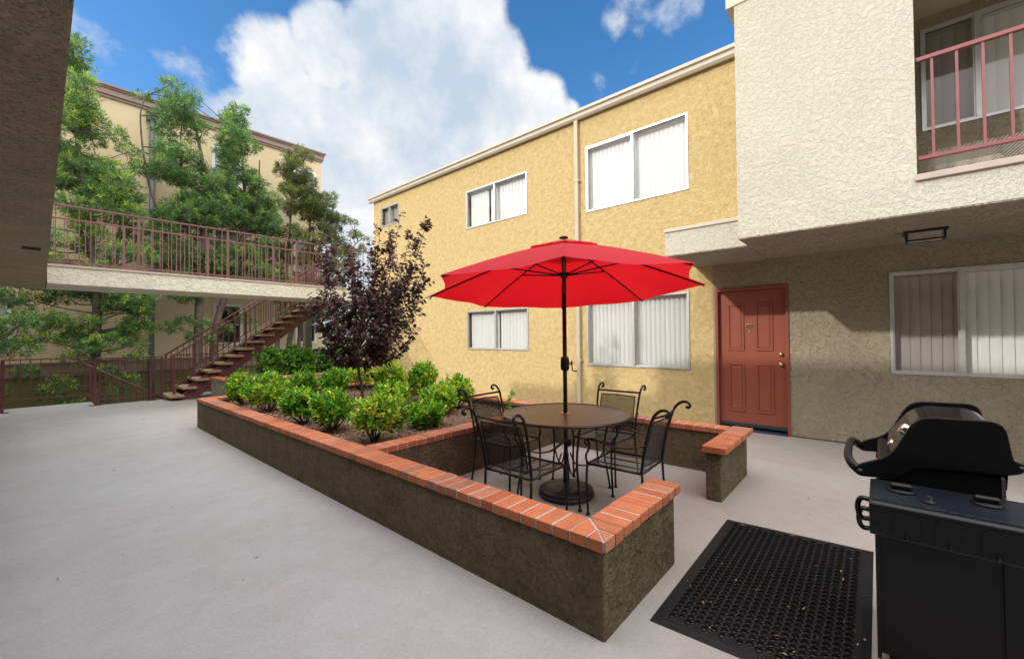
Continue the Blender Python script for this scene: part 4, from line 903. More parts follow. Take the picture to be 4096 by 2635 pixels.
pod_tree(6.0, 16.4, 'airy olive-toned evergreen with several thin trunks against the sky', b4, [[(5.85, 16.4, -1.32, .10), (5.85, 16.4, 1.5), (6.2, 16.4, 4.2), (6.4, 16.4, 8.3)], [(6.2, 16.4, -1.32, .12), (6.25, 16.4, 1.3), (7.0, 16.4, 3.5), (7.6, 16.4, 5.6), (8.2, 16.4, 6.4)], [(6.4, 16.5, -1.32, .09), (6.7, 16.5, 2), (7.0, 16.5, 5), (7.1, 16.5, 7)], [(7.0, 16.4, 3.2, .05), (8.0, 16.4, 4.3), (9.0, 16.4, 5.4)]], OM, nt=60, ylw=.16)
# bright foliage past the far building's corner
pod_tree(10.5, 20, 'bright yellow-green bush beyond the far building corner', blobs_from([(-.8, 8.6, 13), (1.0, 8.7, 13), (2.6, 9.2, 12.5)], 40, 20, 1.0, .4, .6), [[(10.5, 20, -1.32, .1), (10.5, 20, 1.5)]], [M['olive_m'], M['pod_y'], M['pod_y']], nt=20, ylw=.4, group=None)

# ------------------------------------------------------------------ garden table
UX, UY = 3.045, 2.055; TZ = .70
tb = thing('garden_table', 'round brown metal mesh table with umbrella hole and curved legs', 'table', (UX, UY, 0))
q = B(); n = 64; r = .53
q.add([(UX + r * math.cos(2 * PI * k / n), UY + r * math.sin(2 * PI * k / n), TZ) for k in range(n)] + [(UX + .03 * math.cos(2 * PI * k / n), UY + .03 * math.sin(2 * PI * k / n), TZ) for k in range(n)], [(k, (k + 1) % n, n + (k + 1) % n, n + k) for k in range(n)])
q.build('tabletop', M['mesh_table'], tb, fixn=False)
q = B(); q.tube([(UX + .535 * math.cos(2 * PI * k / 64), UY + .535 * math.sin(2 * PI * k / 64), TZ - .006) for k in range(65)], .0115, 8, cap=False)
q.build('rim', simple('bronze_rim', (.06, .045, .038), .3, .4), tb)
q = B()
for k in range(4):
    a = R_(45) + k * PI / 2; q.tube([(UX + .05 * math.cos(a), UY + .05 * math.sin(a), TZ - .018), (UX + .525 * math.cos(a), UY + .525 * math.sin(a), TZ - .018)], .008, 6)
q.tube([(UX + .06 * math.cos(2 * PI * k / 24), UY + .06 * math.sin(2 * PI * k / 24), TZ - .016) for k in range(25)], .006, 6)
q.build('support_bars', M['iron'], tb)
q = B(); q.lathe((UX, UY, TZ), [(.029, -.004), (.05, .001), (.05, .004), (.029, .007)], 28); q.build('umbrella_ring', simple('dull_brass_ring', (.5, .36, .2), .3, .8), tb)
for k, (fx, fy) in enumerate(((2.82, 1.778), (3.417, 1.836), (3.27, 2.36), (2.68, 2.31))):
    d = Vector((fx - UX, fy - UY, 0)); rr = d.length; d.normalize(); c = Vector((UX, UY, 0))
    pts = [c + d * (rr + .03) + Vector((0, 0, TZ - .03)), c + d * (rr - .02) + Vector((0, 0, .55)), c + d * (rr - .06) + Vector((0, 0, .36)), c + d * (rr - .03) + Vector((0, 0, .18)), c + d * rr + Vector((0, 0, .012))]
    q = B(); q.tube(curve(pts, 5), .0095, 8); q.lathe((fx, fy, 0), [(.014, 0), (.018, .006), (.014, .02), (.008, .026)], 12); q.build('leg', M['iron'], tb)
    q = B(); q.tube(curve([c + d * (rr - .06) + Vector((0, 0, .34)), c + d * (rr - .16) + Vector((0, 0, .24)), c + d * .10 + Vector((0, 0, .25)), c + d * .04 + Vector((0, 0, .36))], 5), .007, 6); q.build('stretcher', M['iron'], tb)

# ------------------------------------------------------------------ umbrella
um = thing('patio_umbrella', 'bright red octagonal market umbrella standing through the round table', 'umbrella', (UX, UY, 0))
tips = [Vector(p) for p in ((1.856, 2.281, 1.804), (2.052, 1.383, 1.843), (2.825, .886, 1.838), (3.723, 1.079, 1.792), (4.219, 1.851, 1.731), (4.023, 2.749, 1.693), (3.25, 3.246, 1.698), (2.352, 3.053, 1.744))]
apex = Vector((UX - .012, UY - .012, 2.195)); axis_n = Vector((.04, .052, 1)).normalized()
def rib_pt(k, t):   # slightly bowed rib
    p = apex.lerp(tips[k % 8], t); return p + Vector((0, 0, .018 * math.sin(PI * t)))
q = B(); RS, CS = 14, 10; T0 = .13
for k in range(8):
    vs = []
    for i in range(RS + 1):
        t = T0 + (1 - T0) * i / RS
        for j in range(CS + 1):
            u = j / CS; a, c = rib_pt(k, t), rib_pt(k + 1, t); p = a.lerp(c, u)
            sag = math.sin(PI * u); inn = .075 * t ** 5 * sag; p = p + (Vector((apex.x, apex.y, p.z)) - p) * inn; p.z += -.010 * sag * t + .006 * math.sin(u * 9 + t * 11 + k) * t * sag
            if i == RS and True: p.z -= .0
            vs.append(p)
    q.add(vs, [(i * (CS + 1) + j, i * (CS + 1) + j + 1, (i + 1) * (CS + 1) + j + 1, (i + 1) * (CS + 1) + j) for i in range(RS) for j in range(CS)], 0, True)
q.build('canopy', M['red'], um, fixn=False)
q = B()
for k in range(8):  # double top vent flap
    vs = []
    for i in range(6):
        t = .015 + .30 * i / 5
        for j in range(CS + 1):
            u = j / CS; p = rib_pt(k, t).lerp(rib_pt(k + 1, t), u); p.z += .014 + .010 * math.sin(PI * u) * (i / 5) + .005 * math.sin(u * 12 + k * 2) * (i / 5); p = p + (Vector((apex.x, apex.y, p.z)) - p) * (.10 * math.sin(PI * u) * (i / 5) ** 2); vs.append(p)
    q.add(vs, [(i * (CS + 1) + j, i * (CS + 1) + j + 1, (i + 1) * (CS + 1) + j + 1, (i + 1) * (CS + 1) + j) for i in range(5) for j in range(CS)], 0, True)
q.build('vent_flap', M['red'], um, fixn=False)
q = B(); q.lathe((apex.x, apex.y, apex.z + .022), [(.040, 0), (.038, .010), (.025, .018), (.008, .022)], 20); q.build('finial', M['black_plastic'], um)
hub = Vector((UX - .005, UY - .005, 1.90))
for k in range(8):
    q = B(); pts = [rib_pt(k, t) + Vector((0, 0, -.016)) for t in np.linspace(.03, .985, 12)]; q.tube(pts, .0075, 6); rib = q.build('rib', M['iron'], um)
    q = B(); d = (tips[k] - hub); d.z = 0; d.normalize(); q.tube([hub + d * .03, rib_pt(k, .46) + Vector((0, 0, -.02))], .0065, 6); q.build('strut', M['iron'], rib)
q = B(); q.tube([(UX, UY, .10), (UX, UY, 1.76)], .0185, 16); q.build('lower_pole', M['iron'], um)
q = B(); q.tube([(UX, UY, 1.80), (UX - .01, UY - .01, 2.19)], .0185, 16); q.build('upper_pole', M['iron'], um)
q = B(); q.lathe((UX, UY, 1.74), [(.021, 0), (.022, .005), (.022, .07), (.020, .075)], 18); q.build('tilt_joint', simple('dark_red_tilt_joint', (.10, .006, .008), .35), um)
q = B(); q.lathe((hub.x, hub.y, hub.z - .03), [(.02, 0), (.03, .008), (.032, .03), (.045, .036), (.045, .05), (.02, .055)], 18); q.build('runner_hub', M['black_plastic'], um)
q = B(); q.lathe((apex.x, apex.y, apex.z - .045), [(.02, 0), (.04, .006), (.04, .022), (.02, .03)], 18); q.build('crown_hub', M['black_plastic'], um)
q = B(); q.lathe((UX, UY, 1.07), [(.024, 0), (.036, .012), (.038, .03), (.038, .085), (.034, .108), (.022, .118)], 20); q.build('crank_housing', M['black_plastic'], um)
hr = Vector((rt.x, rt.y, 0)); q = B(); c = Vector((UX, UY, 1.13)); q.tube([c + hr * .035, c + hr * .06, c + hr * .065 + Vector((0, 0, -.06)), c + hr * .105 + Vector((0, 0, -.065))], .006, 6)
q.tube([c + hr * .055 + Vector((0, 0, -.01)), c + hr * .06 + Vector((0, 0, .022))], .010, 8); q.build('crank_handle', simple('dark_red_crank', (.22, .01, .015), .3), um)
q = B(); q.lathe((UX, UY, 1.178), [(.036, 0), (.036, .006), (.024, .016)], 20); q.build('crank_collar', simple('red_collar', (.30, .01, .015), .35), um)
ub = thing('umbrella_base', 'heavy round dark resin umbrella base under the garden table', 'umbrella base', (UX, UY, 0))
q = B(); q.lathe((UX, UY, 0), [(.225, 0), (.24, .012), (.236, .034), (.222, .040), (.232, .048), (.225, .062), (.17, .082), (.09, .098), (.03, .112), (.024, .112)], 48); q.build('disc', M['base'], ub)
q = B(); q.lathe((UX, UY, .108), [(.027, 0), (.027, .16), (.0255, .165)], 16); q.build('socket', M['iron'], ub)

# ------------------------------------------------------------------ chairs (built facing +Y at the origin)
def chair():
    t = thing('garden_chair', 'x', 'chair', (0, 0, 0), 'black wrought iron chairs around the round table', local=True)
    SW, SD, SH_ = .215, .215, .39
    def quadmesh(name, rows, cols, fn, mat):
        q = B(); vs = [fn(i / rows, j / cols) for i in range(rows + 1) for j in range(cols + 1)]
        q.add(vs, [(i * (cols + 1) + j, i * (cols + 1) + j + 1, (i + 1) * (cols + 1) + j + 1, (i + 1) * (cols + 1) + j) for i in range(rows) for j in range(cols)], 0, True)
        return q.build(name, mat, t, fixn=False)
    quadmesh('seat', 6, 6, lambda u, v: (-SW + .01 + (2 * SW - .02) * v, -SD + .01 + (2 * SD - .02) * u, SH_ - .002 - .012 * math.sin(PI * u) * math.sin(PI * v)), M['mesh_seat'])
    def bk(z): return -.205 - .10 * ((z - .40) / .40) ** 1.25 if z > .4 else -.205
    quadmesh('backrest', 8, 6, lambda u, v: (-.185 + .37 * v, bk(.43 + .325 * u) - .018 * math.sin(PI * v), .43 + .325 * u), M['mesh_seat'])
    q = B()
    for a, c in (((-SW, -SD), (SW, -SD)), ((SW, -SD), (SW, SD)), ((SW, SD), (-SW, SD)), ((-SW, SD), (-SW, -SD))): q.tube([(a[0], a[1], SH_), (c[0], c[1], SH_)], .0095, 6)
    for x in (-.07, .07): q.tube([(x, -SD, SH_ - .014), (x, SD, SH_ - .014)], .006, 5)
    q.build('seat_frame', M['iron'], t)
    q = B(); loop = [(-.187, bk(.43), .43), (-.187, bk(.6), .6), (-.187, bk(.755), .755), (0, bk(.755) - .018, .758), (.187, bk(.755), .755), (.187, bk(.6), .6), (.187, bk(.43), .43), (0, bk(.43) - .018, .43), (-.187, bk(.43), .43)]
    q.tube(loop, .006, 6); q.build('back_frame', M['iron'], t)
    q = B(); q.tube(curve([(-.232, bk(.80) - .002, .795), (-.1, bk(.80) - .02, .792), (0, bk(.80) - .024, .790), (.1, bk(.80) - .02, .792), (.232, bk(.80) - .002, .795)], 4), .0095, 8); q.build('top_rail', M['iron'], t)
    for s in (-1, 1):
        q = B(); q.tube(curve([(s * SW, -SD + .005, SH_), (s * .222, bk(.6), .6), (s * .232, bk(.78), .78), (s * .235, -.335, .835), (s * .236, -.372, .858), (s * .236, -.408, .855), (s * .236, -.425, .832), (s * .236, -.408, .815), (s * .236, -.395, .826)], 5), .0105, 8); q.build('back_post', M['iron'], t)
        q = B(); q.tube(curve([(s * SW, -SD, SH_), (s * .217, -.225, .22), (s * .222, -.262, .012)], 5), .0095, 8); q.lathe((s * .222, -.262, 0), [(.012, 0), (.017, .006), (.013, .02), (.008, .024)], 10); q.build('leg', M['iron'], t)
        q = B(); q.tube(curve([(s * SW, SD, SH_), (s * .222, SD + .004, .25), (s * .222, SD - .005, .012)], 5), .0095, 8); q.lathe((s * .222, SD - .005, 0), [(.012, 0), (.017, .006), (.013, .02), (.008, .024)], 10); q.build('leg', M['iron'], t)
        arm = curve([(s * .226, bk(.62), .60), (s * .25, -.16, .572), (s * .262, -.04, .562), (s * .262, .08, .585), (s * .258, .16, .60), (s * .255, .205, .585), (s * .255, .212, .556), (s * .255, .19, .545), (s * .255, .178, .562)], 6)
        q = B(); q.tube(arm, .01, 8, flat=(.0045, .0135), up=(0, 0, 1)); a_ = q.build('arm', M['iron'], t)
        q = B(); q.tube(curve([(s * .256, .19, .592), (s * .25, .175, .53), (s * .235, .215, .46), (s * SW, SD, SH_)], 6), .0085, 8); q.build('arm_support', M['iron'], a_)
    return t
ch0 = chair()
CH = [((2.455, 2.02), -90 + 1, 'wrought iron chair nearest the long brick wall, seen from behind, left of the pole'),
      ((3.04, 1.50), 3, 'wrought iron chair at the front right of the table, nearest the brick wall end'),
      ((3.68, 2.03), 90, 'wrought iron chair behind the table backing onto the yellow wall'),
      ((2.985, 2.68), 181, 'wrought iron chair at the back left of the table beside the planter divider')]
for i, ((x, y), rz, lab) in enumerate(CH):
    c = ch0 if i == 0 else copy_tree(ch0); c.location = (x, y, 0); c.rotation_euler = (0, 0, R_(rz)); c['label'] = lab
for o in bpy.data.objects:
    if 'local' in o: del o['local']

# ------------------------------------------------------------------ grill
gr = thing('gas_grill', 'black gas barbecue grill with closed lid and side shelf', 'grill', (2.4, -.15, 0))
GX0, GX1 = 2.30, 2.79
def rnd_poly(pts, n=5, r=.02):
    out = []
    m = len(pts)
    for i in range(m):
        p0, p, p1 = Vector(pts[i - 1]), Vector(pts[i]), Vector(pts[(i + 1) % m]); rr = p.z if len(p) > 2 else r
        a = Vector(p.xy); d0 = (p0.xy - a); d1 = (p1.xy - a); k = min(rr if rr else 1e-4, d0.length * .49, d1.length * .49)
        s = a + d0.normalized() * k; e = a + d1.normalized() * k
        for j in range(n + 1):
            t = j / n; out.append(tuple((s * (1 - t) + a * t) * (1 - t) + (a * t * 0 + (a * (1 - t) + e * t) * t)))
    return out
side = rnd_poly([(.092, .795, .018), (.072, .775, .016), (-.045, .785, .05), (-.10, .845, .03), (-.342, .862, .01), (-.375, .875, .01), (-.392, .905, .01), (-.355, .915, .012), (-.336, 1.052, .045), (-.108, 1.045, .055), (-.026, .872, .045), (.07, .825, .015)])
q = B(); q.prism(side, GX0 - .012, GX0 + .012, 'x'); q.build('lid_side', M['grill_black'], gr, bevel=.004)
q = B(); q.prism(side, GX1 - .012, GX1 + .012, 'x'); q.build('lid_side', M['grill_black'], gr, bevel=.004)
hood = rnd_poly([(-.005, .80, .01), (-.018, .865, .04), (-.116, 1.035, .06), (-.328, 1.04, .05), (-.345, .88, .02), (-.34, .80, .01)], 8)
q = B(); n = len(hood)
q.add([(GX0 + .013, *p) for p in hood] + [(GX1 - .013, *p) for p in hood], [(i, i + n, (i + 1) % n + n, (i + 1) % n) for i in range(n)], 0, True); lid = q.build('lid', M['grill_gloss'], gr)
q = B(); q.box(GX0, GX1, -.338, .012, .60, .855, bev=.012); q.box(GX0 + .02, GX1 - .02, -.32, .0, .57, .60); q.build('firebox', M['grill_black'], gr)
def lid_pt(t): return (-.018 - .098 * t, .865 + .17 * t)
tc_ = lid_pt(.55); nv = Vector((0, .17, .098)).normalized()
def disc(cx, t, r, h, mat, name, sx=1.0):
    c = Vector((cx, *lid_pt(t))); tx_ = Vector((1, 0, 0)); ty_ = nv.cross(tx_); m = 28
    ring = lambda rr, hh: [c + tx_ * (rr * math.cos(2 * PI * k / m) * sx) + ty_ * (rr * math.sin(2 * PI * k / m)) + nv * hh for k in range(m)]
    q = B(); pf = [(r, 0), (r, h * .5), (r * .9, h), (r * .6, h * 1.25), (.001, h * 1.35)]
    for rr, hh in pf: q.v += [tuple(p) for p in ring(rr, hh)]
    for i in range(len(pf) - 1):
        for k in range(m): q.f.append((i * m + k, i * m + (k + 1) % m, (i + 1) * m + (k + 1) % m, (i + 1) * m + k)); q.m.append(0); q.sm.append(True)
    return q.build(name, mat, lid)
disc(2.42, .60, .026, .014, M['chrome'], 'thermometer'); disc(2.52, .14, .018, .005, M['chrome'], 'badge', 1.8)
q = B(); q.tube(curve([(GX0, .075, .80), (GX0 + .03, .10, .822), (GX0 + .12, .112, .838), (GX1 - .12, .112, .838), (GX1 - .03, .10, .822), (GX1, .075, .80)], 6), .01, 10, flat=(.019, .015)); q.build('lid_handle', M['black_plastic'], gr)
for gx in (GX0 - .013,):
    for (yy, zz, r) in ((.068, .797, .011), (-.372, .893, .009)):
        q = B(); q.lathe((gx, yy, zz), [(.001, -.004), (r * .5, -.004), (r * .55, -.001), (r, 0), (r, .004)], 16, axis='x'); q.build('bolt', M['iron'] if r < .0115 else M['alu'], gr)
q = B(); q.box(GX0 + .002, GX1, -.372, .022, .06, .655); q.build('cabinet', M['grill_black'], gr, bevel=.008)
for (a, c) in ((.010, .024), (-.325, -.374)):
    q = B(); q.box(GX0 - .012, GX0 + .001, min(a, c), max(a, c), .045, .655); q.build('corner_post', M['grill_black'], gr)
# near side shelf
SXa, SXb = 1.985, 2.297
q = B()
yl, yr = .035, -.40
prof = rnd_poly([(yl, .662, .012), (yl, .772, .022), (yr, .772, .022), (yr, .662, .012)])
q.prism(rnd_poly([(SXa, .655, .008), (SXa, .772, .020), (SXb, .772, .004), (SXb, .75, .004), (SXa + .02, .745, .01), (SXa + .018, .655, .004)]), yr, yl, 'y'); q.box(SXa + .01, SXb, yl - .016, yl + .001, .66, .760); q.box(SXa + .01, SXb, yr, yr + .016, .66, .760)
sh = q.build('side_shelf', M['grill_apron'], gr, bevel=.004)
q = B(); q.box(SXa + .030, SXb - .004, yr + .012, yl - .012, .7725, .7745); q.build('shelf_top', M['grill_shelf'], sh)
q = B(); q.box(SXa + .0265, SXa + .029, yr + .01, yl - .008, .7724, .7752); q.box(SXb - .012, SXb - .010, yr + .03, yl - .01, .7746, .7756); q.build('chrome_trim', M['chrome'], sh)
for k in range(10):
    y = -.035 - k * .034; q = B(); q.box(SXa + .036, SXa + .041, y - .022, y, .7746, .7750); q.build('vent_slit', M['dark_in'], sh)
for (x, y) in ((2.17, -.055), (2.19, -.275)):
    q = B(); q.lathe((x, y, .7746), [(.038, 0), (.040, .004), (.036, .007), (.001, .009)], 28); kn = q.build('control_knob', M['black_plastic'], sh)
    q = B(); q.box(x - .012, x + .012, y - .032, y + .032, .781, .804, bev=.006); q.build('knob_grip', M['black_plastic'], kn)
q = B(); q.lathe((2.085, -.125, .7746), [(.020, 0), (.018, .006), (.010, .007), (.010, .022), (.008, .024), (.001, .024)], 18); q.build('igniter', M['black_plastic'], sh)
for yc in (-.062, -.165, -.270):   # tool-hook recesses
    q = B(); q.prism(rnd_poly([(yc + .034, .664, .004), (yc + .034, .752, .03), (yc - .034, .752, .03), (yc - .034, .664, .004)]), SXa - .004, SXa + .002, 'x'); rc = q.build('hook_recess', M['black_plastic'], sh)
    q = B(); q.tube([(SXa - .002, yc, .672), (SXa - .012, yc, .669), (SXa - .014, yc, .678)], .0045, 8); q.build('tool_hook', M['grill_gloss'], rc)
for (x, z) in ((2.12, .70), (2.2, .635)):
    q = B(); q.tube(curve([(x, .03, z + .036), (x, .062, z + .036), (x, .072, z), (x, .062, z - .036), (x, .03, z - .036)], 5), .007, 8, flat=(.009, .014)); q.build('door_handle', M['grill_gloss'], gr)
for (x, y) in ((2.37, -.04), (2.37, -.31), (2.72, -.04), (2.72, -.31)):
    q = B(); q.lathe((x - .012, y, .028), [(.028, 0), (.028, .024)], 20, axis='x'); q.box(x - .018, x + .018, y - .008, y + .008, .04, .061); q.build('caster', M['black_plastic'], gr)
# far side shelf stub
q = B(); q.box(GX1 + .014, GX1 + .26, -.36, .02, .74, .765, bev=.006); q.build('side_shelf', M['grill_shelf'], gr)

# ------------------------------------------------------------------ rubber mat
mt = thing('rubber_mat', 'black perforated rubber drainage mat lying in front of the grill', 'mat', (2.7, .45, 0))
cA, cB, cC, cD = Vector((3.395, .865)), Vector((1.962, .853)), Vector((2.005, .045)), Vector((3.475, .045))
WL, WD = 1.43, .81
def mp(u, v):   # u 0..WL along X from B, v 0..WD away from wall
    a = cB.lerp(cA, u / WL); c = cC.lerp(cD, u / WL); return a.lerp(c, v / WD)
q = B(); mgn = .055; pu = .0420; pv = .0365; HR = .0152; n = 12; zt = .0115
nu = int((WL - 2 * mgn) / pu); nv_ = int((WD - 2 * mgn) / pv); u0 = (WL - nu * pu) / 2; v0 = (WD - nv_ * pv) / 2
def P3(u, v, z): p = mp(u, v); return (p.x, p.y, z)
def cell(ua, ub, va, vb, hole):
    if not hole:
        q.add([P3(ua, va, zt), P3(ub, va, zt), P3(ub, vb, zt), P3(ua, vb, zt)], [(0, 1, 2, 3)]); return
    cu, cv_ = (ua + ub) / 2, (va + vb) / 2; hw, hh = (ub - ua) / 2, (vb - va) / 2; vs = []
    for k in range(n):
        a = 2 * PI * (k + .5) / n; c, s = math.cos(a), math.sin(a); m_ = max(abs(c) / hw, abs(s) / hh); vs.append(P3(cu + c / m_, cv_ + s / m_, zt))
    rings = [(HR + .0035, zt), (HR + .002, zt + .0035), (HR, zt + .0035), (HR - .001, 0.004), (HR - .004, .0035)]
    for (r, z) in rings:
        for k in range(n):
            a = 2 * PI * (k + .5) / n; vs.append(P3(cu + r * math.cos(a), cv_ + r * math.sin(a), z))
    q.add(vs, [(i * n + k, i * n + (k + 1) % n, (i + 1) * n + (k + 1) % n, (i + 1) * n + k) for i in range(len(rings)) for k in range(n)], 0, False)
for j in range(nv_):
    off = pu / 2 if j % 2 else 0; va, vb = v0 + j * pv, v0 + (j + 1) * pv
    if off: cell(u0, u0 + off, va, vb, False); cell(u0 + nu * pu - off, u0 + nu * pu, va, vb, False)
    for i in range(nu - (1 if off else 0)): cell(u0 + off + i * pu, u0 + off + (i + 1) * pu, va, vb, True)
q.build('perforated_panel', M['rubber'], mt, fixn=False)
q = B()
def strip(a, c, d, e, f_, g_):  # outer line points a,c ; inner d,e
    q.add([(*a, .002), (*c, .002), (*d, zt), (*e, zt)], [(0, 1, 2, 3)])
O = [(0, 0), (WL, 0), (WL, WD), (0, WD)]; I = [(u0, v0), (u0 + nu * pu, v0), (u0 + nu * pu, v0 + nv_ * pv), (u0, v0 + nv_ * pv)]
for k in range(4):
    o0, o1, i0, i1 = O[k], O[(k + 1) % 4], I[k], I[(k + 1) % 4]; rows = 7
    for s in range(rows):
        t0, t1 = s / rows, (s + .8) / rows; t2 = (s + 1) / rows
        def lp(t): return (o0[0] + (i0[0] - o0[0]) * t, o0[1] + (i0[1] - o0[1]) * t), (o1[0] + (i1[0] - o1[0]) * t, o1[1] + (i1[1] - o1[1]) * t)
        def zz(t): return .003 + (zt - .003) * min(1, t * 1.6)
        a, c = lp(t0); d, e = lp(t1); f_, g_ = lp(t2)
        q.add([P3(*a, zz(t0)), P3(*c, zz(t0)), P3(*e, zz(t1)), P3(*d, zz(t1))], [(0, 1, 2, 3)]); q.add([P3(*d, zz(t1) - .0015), P3(*e, zz(t1) - .0015), P3(*g_, zz(t2) - .0015), P3(*f_, zz(t2) - .0015)], [(0, 1, 2, 3)])
q.build('border', M['rubber'], mt, fixn=False)

# ------------------------------------------------------------------ litter
def litter(n, gen, name, label, lo=.012, hi=.028, mat='dry'):
    pos = np.array([gen() for _ in range(n)]); A = npr.normal(size=(n, 3)) * [1, 1, .15]; Nn = npr.normal(size=(n, 3)) * .25 + [0, 0, 1]; Ln = npr.uniform(lo, hi, n)
    o = leaves(pos, A, Nn, Ln, Ln * npr.uniform(.15, .55, n), np.zeros(n, int), name, [M[mat]], None, 'ovate'); tag(o, label, 'leaf litter', kind='stuff')
litter(34, lambda: (rnd.uniform(1.99, 3.4), rnd.uniform(.06, .84), .019), 'fallen_leaves', 'scattered dry leaf bits lying on the black rubber mat')
litter(120, lambda: (rnd.uniform(-.3, 6.4), rnd.uniform(-.5, 9.5), .004), 'leaf_litter', 'tiny dark twigs and leaf crumbs scattered over the grey patio floor', .012, .028, 'bark_dark')
litter(40, lambda: (rnd.uniform(1.7, 6.4), rnd.uniform(-.5, 3.0), .005), 'dry_leaf_crumbs', 'pale dry leaf crumbs on the floor around the table and door', .01, .022)
litter(14, lambda: (rnd.uniform(3.7, 4.6), rnd.uniform(.95, 1.1), .458), 'leaves_on_bricks', 'few dry leaves lying on the brick-capped end pillar', .015, .03)

# ------------------------------------------------------------------ world and sun
elev = math.atan(.62 / math.hypot(1, .53)); dirl = Vector((1, -.53, -.62)).normalized()
sun = bpy.data.lights.new('sun', 'SUN'); sun.energy = 2.5; sun.angle = R_(1.5); sun.color = (1, .95, .87)
so = bpy.data.objects.new('sun', sun); COL.objects.link(so); so.rotation_euler = dirl.to_track_quat('-Z', 'Y').to_euler(); so.location = (-10, 8, 12)
W = bpy.data.worlds.new('World'); scn.world = W; W.use_nodes = True; nt = W.node_tree; nt.nodes.clear()
out = N(nt, 'ShaderNodeOutputWorld'); bg = N(nt, 'ShaderNodeBackground'); bg.inputs['Strength'].default_value = .15; L(nt, bg.outputs[0], out.inputs[0])
sky = N(nt, 'ShaderNodeTexSky', sky_type='NISHITA'); sky.sun_disc = False; sky.sun_elevation = elev; sky.sun_rotation = math.atan2(-dirl.x, -dirl.y); sky.air_density = 1.0; sky.dust_density = .4; sky.ozone_density = 2.5
tc = N(nt, 'ShaderNodeTexCoord'); V = tc.outputs['Generated']
def pdir(x, y):   # direction from this spot towards a place in the sky (display px of a 2394-wide view)
    d = fw * 1675.04 + CR * (x * 1.711 - 2048) + CU * (1317.5 - y * 1.711); return d.normalized()
CL = [(1060, 40, 8, 1), (980, 110, 9, 1), (1120, 170, 8, 1), (880, 130, 7, .95), (780, 120, 6, .9), (640, 150, 6, .75), (570, 110, 4, .5), (880, 700, 16, 1), (1000, 780, 16, .9), (1230, 290, 8, 1), (900, 240, 8, .9), (1050, 300, 12, 1), (740, 220, 6, .55), (1320, 270, 3, .7), (850, 400, 14, 1), (680, 330, 9, .8), (560, 300, 6, .5), (245, 140, 6, .34), (330, 190, 6, .34), (440, 200, 5, .36), (1470, 0, 5, .32), (1590, 25, 4, .32), (1385, 195, 3, .30), (-600, 300, 25, .6), (1900, 900, 30, .7), (-1500, 500, 30, .7)]
acc = None
for (x, y, r, s) in CL:
    d = pdir(x, y); dt = N(nt, 'ShaderNodeVectorMath', operation='DOT_PRODUCT'); L(nt, V, dt.inputs[0]); dt.inputs[1].default_value = d
    mr = N(nt, 'ShaderNodeMapRange', interpolation_type='SMOOTHSTEP'); mr.inputs['From Min'].default_value = math.cos(R_(r)); mr.inputs['From Max'].default_value = math.cos(R_(r * .25)); mr.inputs['To Max'].default_value = s; L(nt, dt.outputs['Value'], mr.inputs['Value'])
    if acc is None: acc = mr.outputs[0]
    else:
        mx = N(nt, 'ShaderNodeMath', operation='SMOOTH_MAX'); mx.inputs[2].default_value = .1; L(nt, acc, mx.inputs[0]); L(nt, mr.outputs[0], mx.inputs[1]); acc = mx.outputs[0]
n1 = N(nt, 'ShaderNodeTexNoise', Scale=7.0, Detail=12.0, Roughness=.62, Distortion=.1); L(nt, V, n1.inputs['Vector'])
s1 = N(nt, 'ShaderNodeMath', operation='MULTIPLY_ADD'); L(nt, n1.outputs[0], s1.inputs[0]); s1.inputs[1].default_value = 1.5; s1.inputs[2].default_value = -.75
s2 = N(nt, 'ShaderNodeMath', operation='ADD'); L(nt, acc, s2.inputs[0]); L(nt, s1.outputs[0], s2.inputs[1])
mask = N(nt, 'ShaderNodeMapRange', interpolation_type='SMOOTHSTEP'); mask.inputs['From Min'].default_value = .27; mask.inputs['From Max'].default_value = .66; L(nt, s2.outputs[0], mask.inputs['Value'])
n2 = N(nt, 'ShaderNodeTexNoise', Scale=4.5, Detail=10.0, Roughness=.6); L(nt, V, n2.inputs['Vector'])
ccol = ramp(nt, n2.outputs[0], [(.36, (3.6, 4.3, 5.2)), (.5, (5.1, 5.4, 5.8)), (.62, (6.5, 6.55, 6.6))])
dd = N(nt, 'ShaderNodeVectorMath', operation='DOT_PRODUCT'); L(nt, V, dd.inputs[0]); dd.inputs[1].default_value = fw
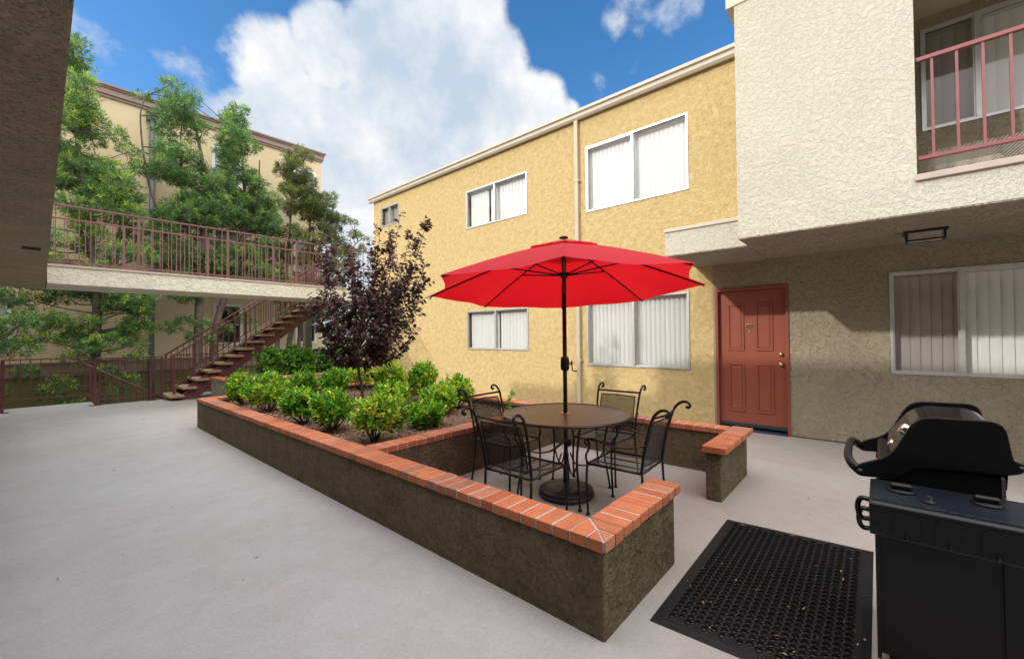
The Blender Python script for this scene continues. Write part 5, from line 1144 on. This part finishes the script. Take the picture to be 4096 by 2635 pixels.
dk = N(nt, 'ShaderNodeMapRange', interpolation_type='SMOOTHSTEP'); dk.inputs['From Min'].default_value = math.cos(R_(57)); dk.inputs['From Max'].default_value = math.cos(R_(78)); L(nt, dd.outputs['Value'], dk.inputs['Value'])  # bright cloud deck added outside the view as fill light for the patio
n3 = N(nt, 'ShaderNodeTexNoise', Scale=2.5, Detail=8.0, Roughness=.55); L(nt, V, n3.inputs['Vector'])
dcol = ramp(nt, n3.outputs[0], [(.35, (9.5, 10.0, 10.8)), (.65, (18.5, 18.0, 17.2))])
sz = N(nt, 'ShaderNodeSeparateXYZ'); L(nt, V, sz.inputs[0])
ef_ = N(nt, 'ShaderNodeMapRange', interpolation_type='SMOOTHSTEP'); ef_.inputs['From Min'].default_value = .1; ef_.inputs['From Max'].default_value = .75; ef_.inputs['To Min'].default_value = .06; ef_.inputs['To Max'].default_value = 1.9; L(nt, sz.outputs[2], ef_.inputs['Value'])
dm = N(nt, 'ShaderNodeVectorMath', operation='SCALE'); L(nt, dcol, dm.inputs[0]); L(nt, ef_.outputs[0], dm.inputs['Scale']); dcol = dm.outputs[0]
hs = N(nt, 'ShaderNodeHueSaturation'); hs.inputs['Saturation'].default_value = 1.28; hs.inputs['Value'].default_value = 1.35; L(nt, sky.outputs[0], hs.inputs['Color'])
mixc = N(nt, 'ShaderNodeMixRGB'); L(nt, mask.outputs[0], mixc.inputs[0]); L(nt, hs.outputs[0], mixc.inputs[1]); L(nt, ccol, mixc.inputs[2])
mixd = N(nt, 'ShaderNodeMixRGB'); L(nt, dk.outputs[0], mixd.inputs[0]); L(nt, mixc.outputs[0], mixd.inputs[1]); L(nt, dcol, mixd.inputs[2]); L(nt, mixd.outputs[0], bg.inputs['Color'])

scn.view_settings.view_transform = 'Standard'; scn.view_settings.look = 'None'; scn.view_settings.gamma = 1; scn.view_settings.use_curve_mapping = False
scn.view_settings.exposure = 0.07
scn.cycles.max_bounces = 8; scn.cycles.transparent_max_bounces = 24; scn.cycles.use_denoising = True
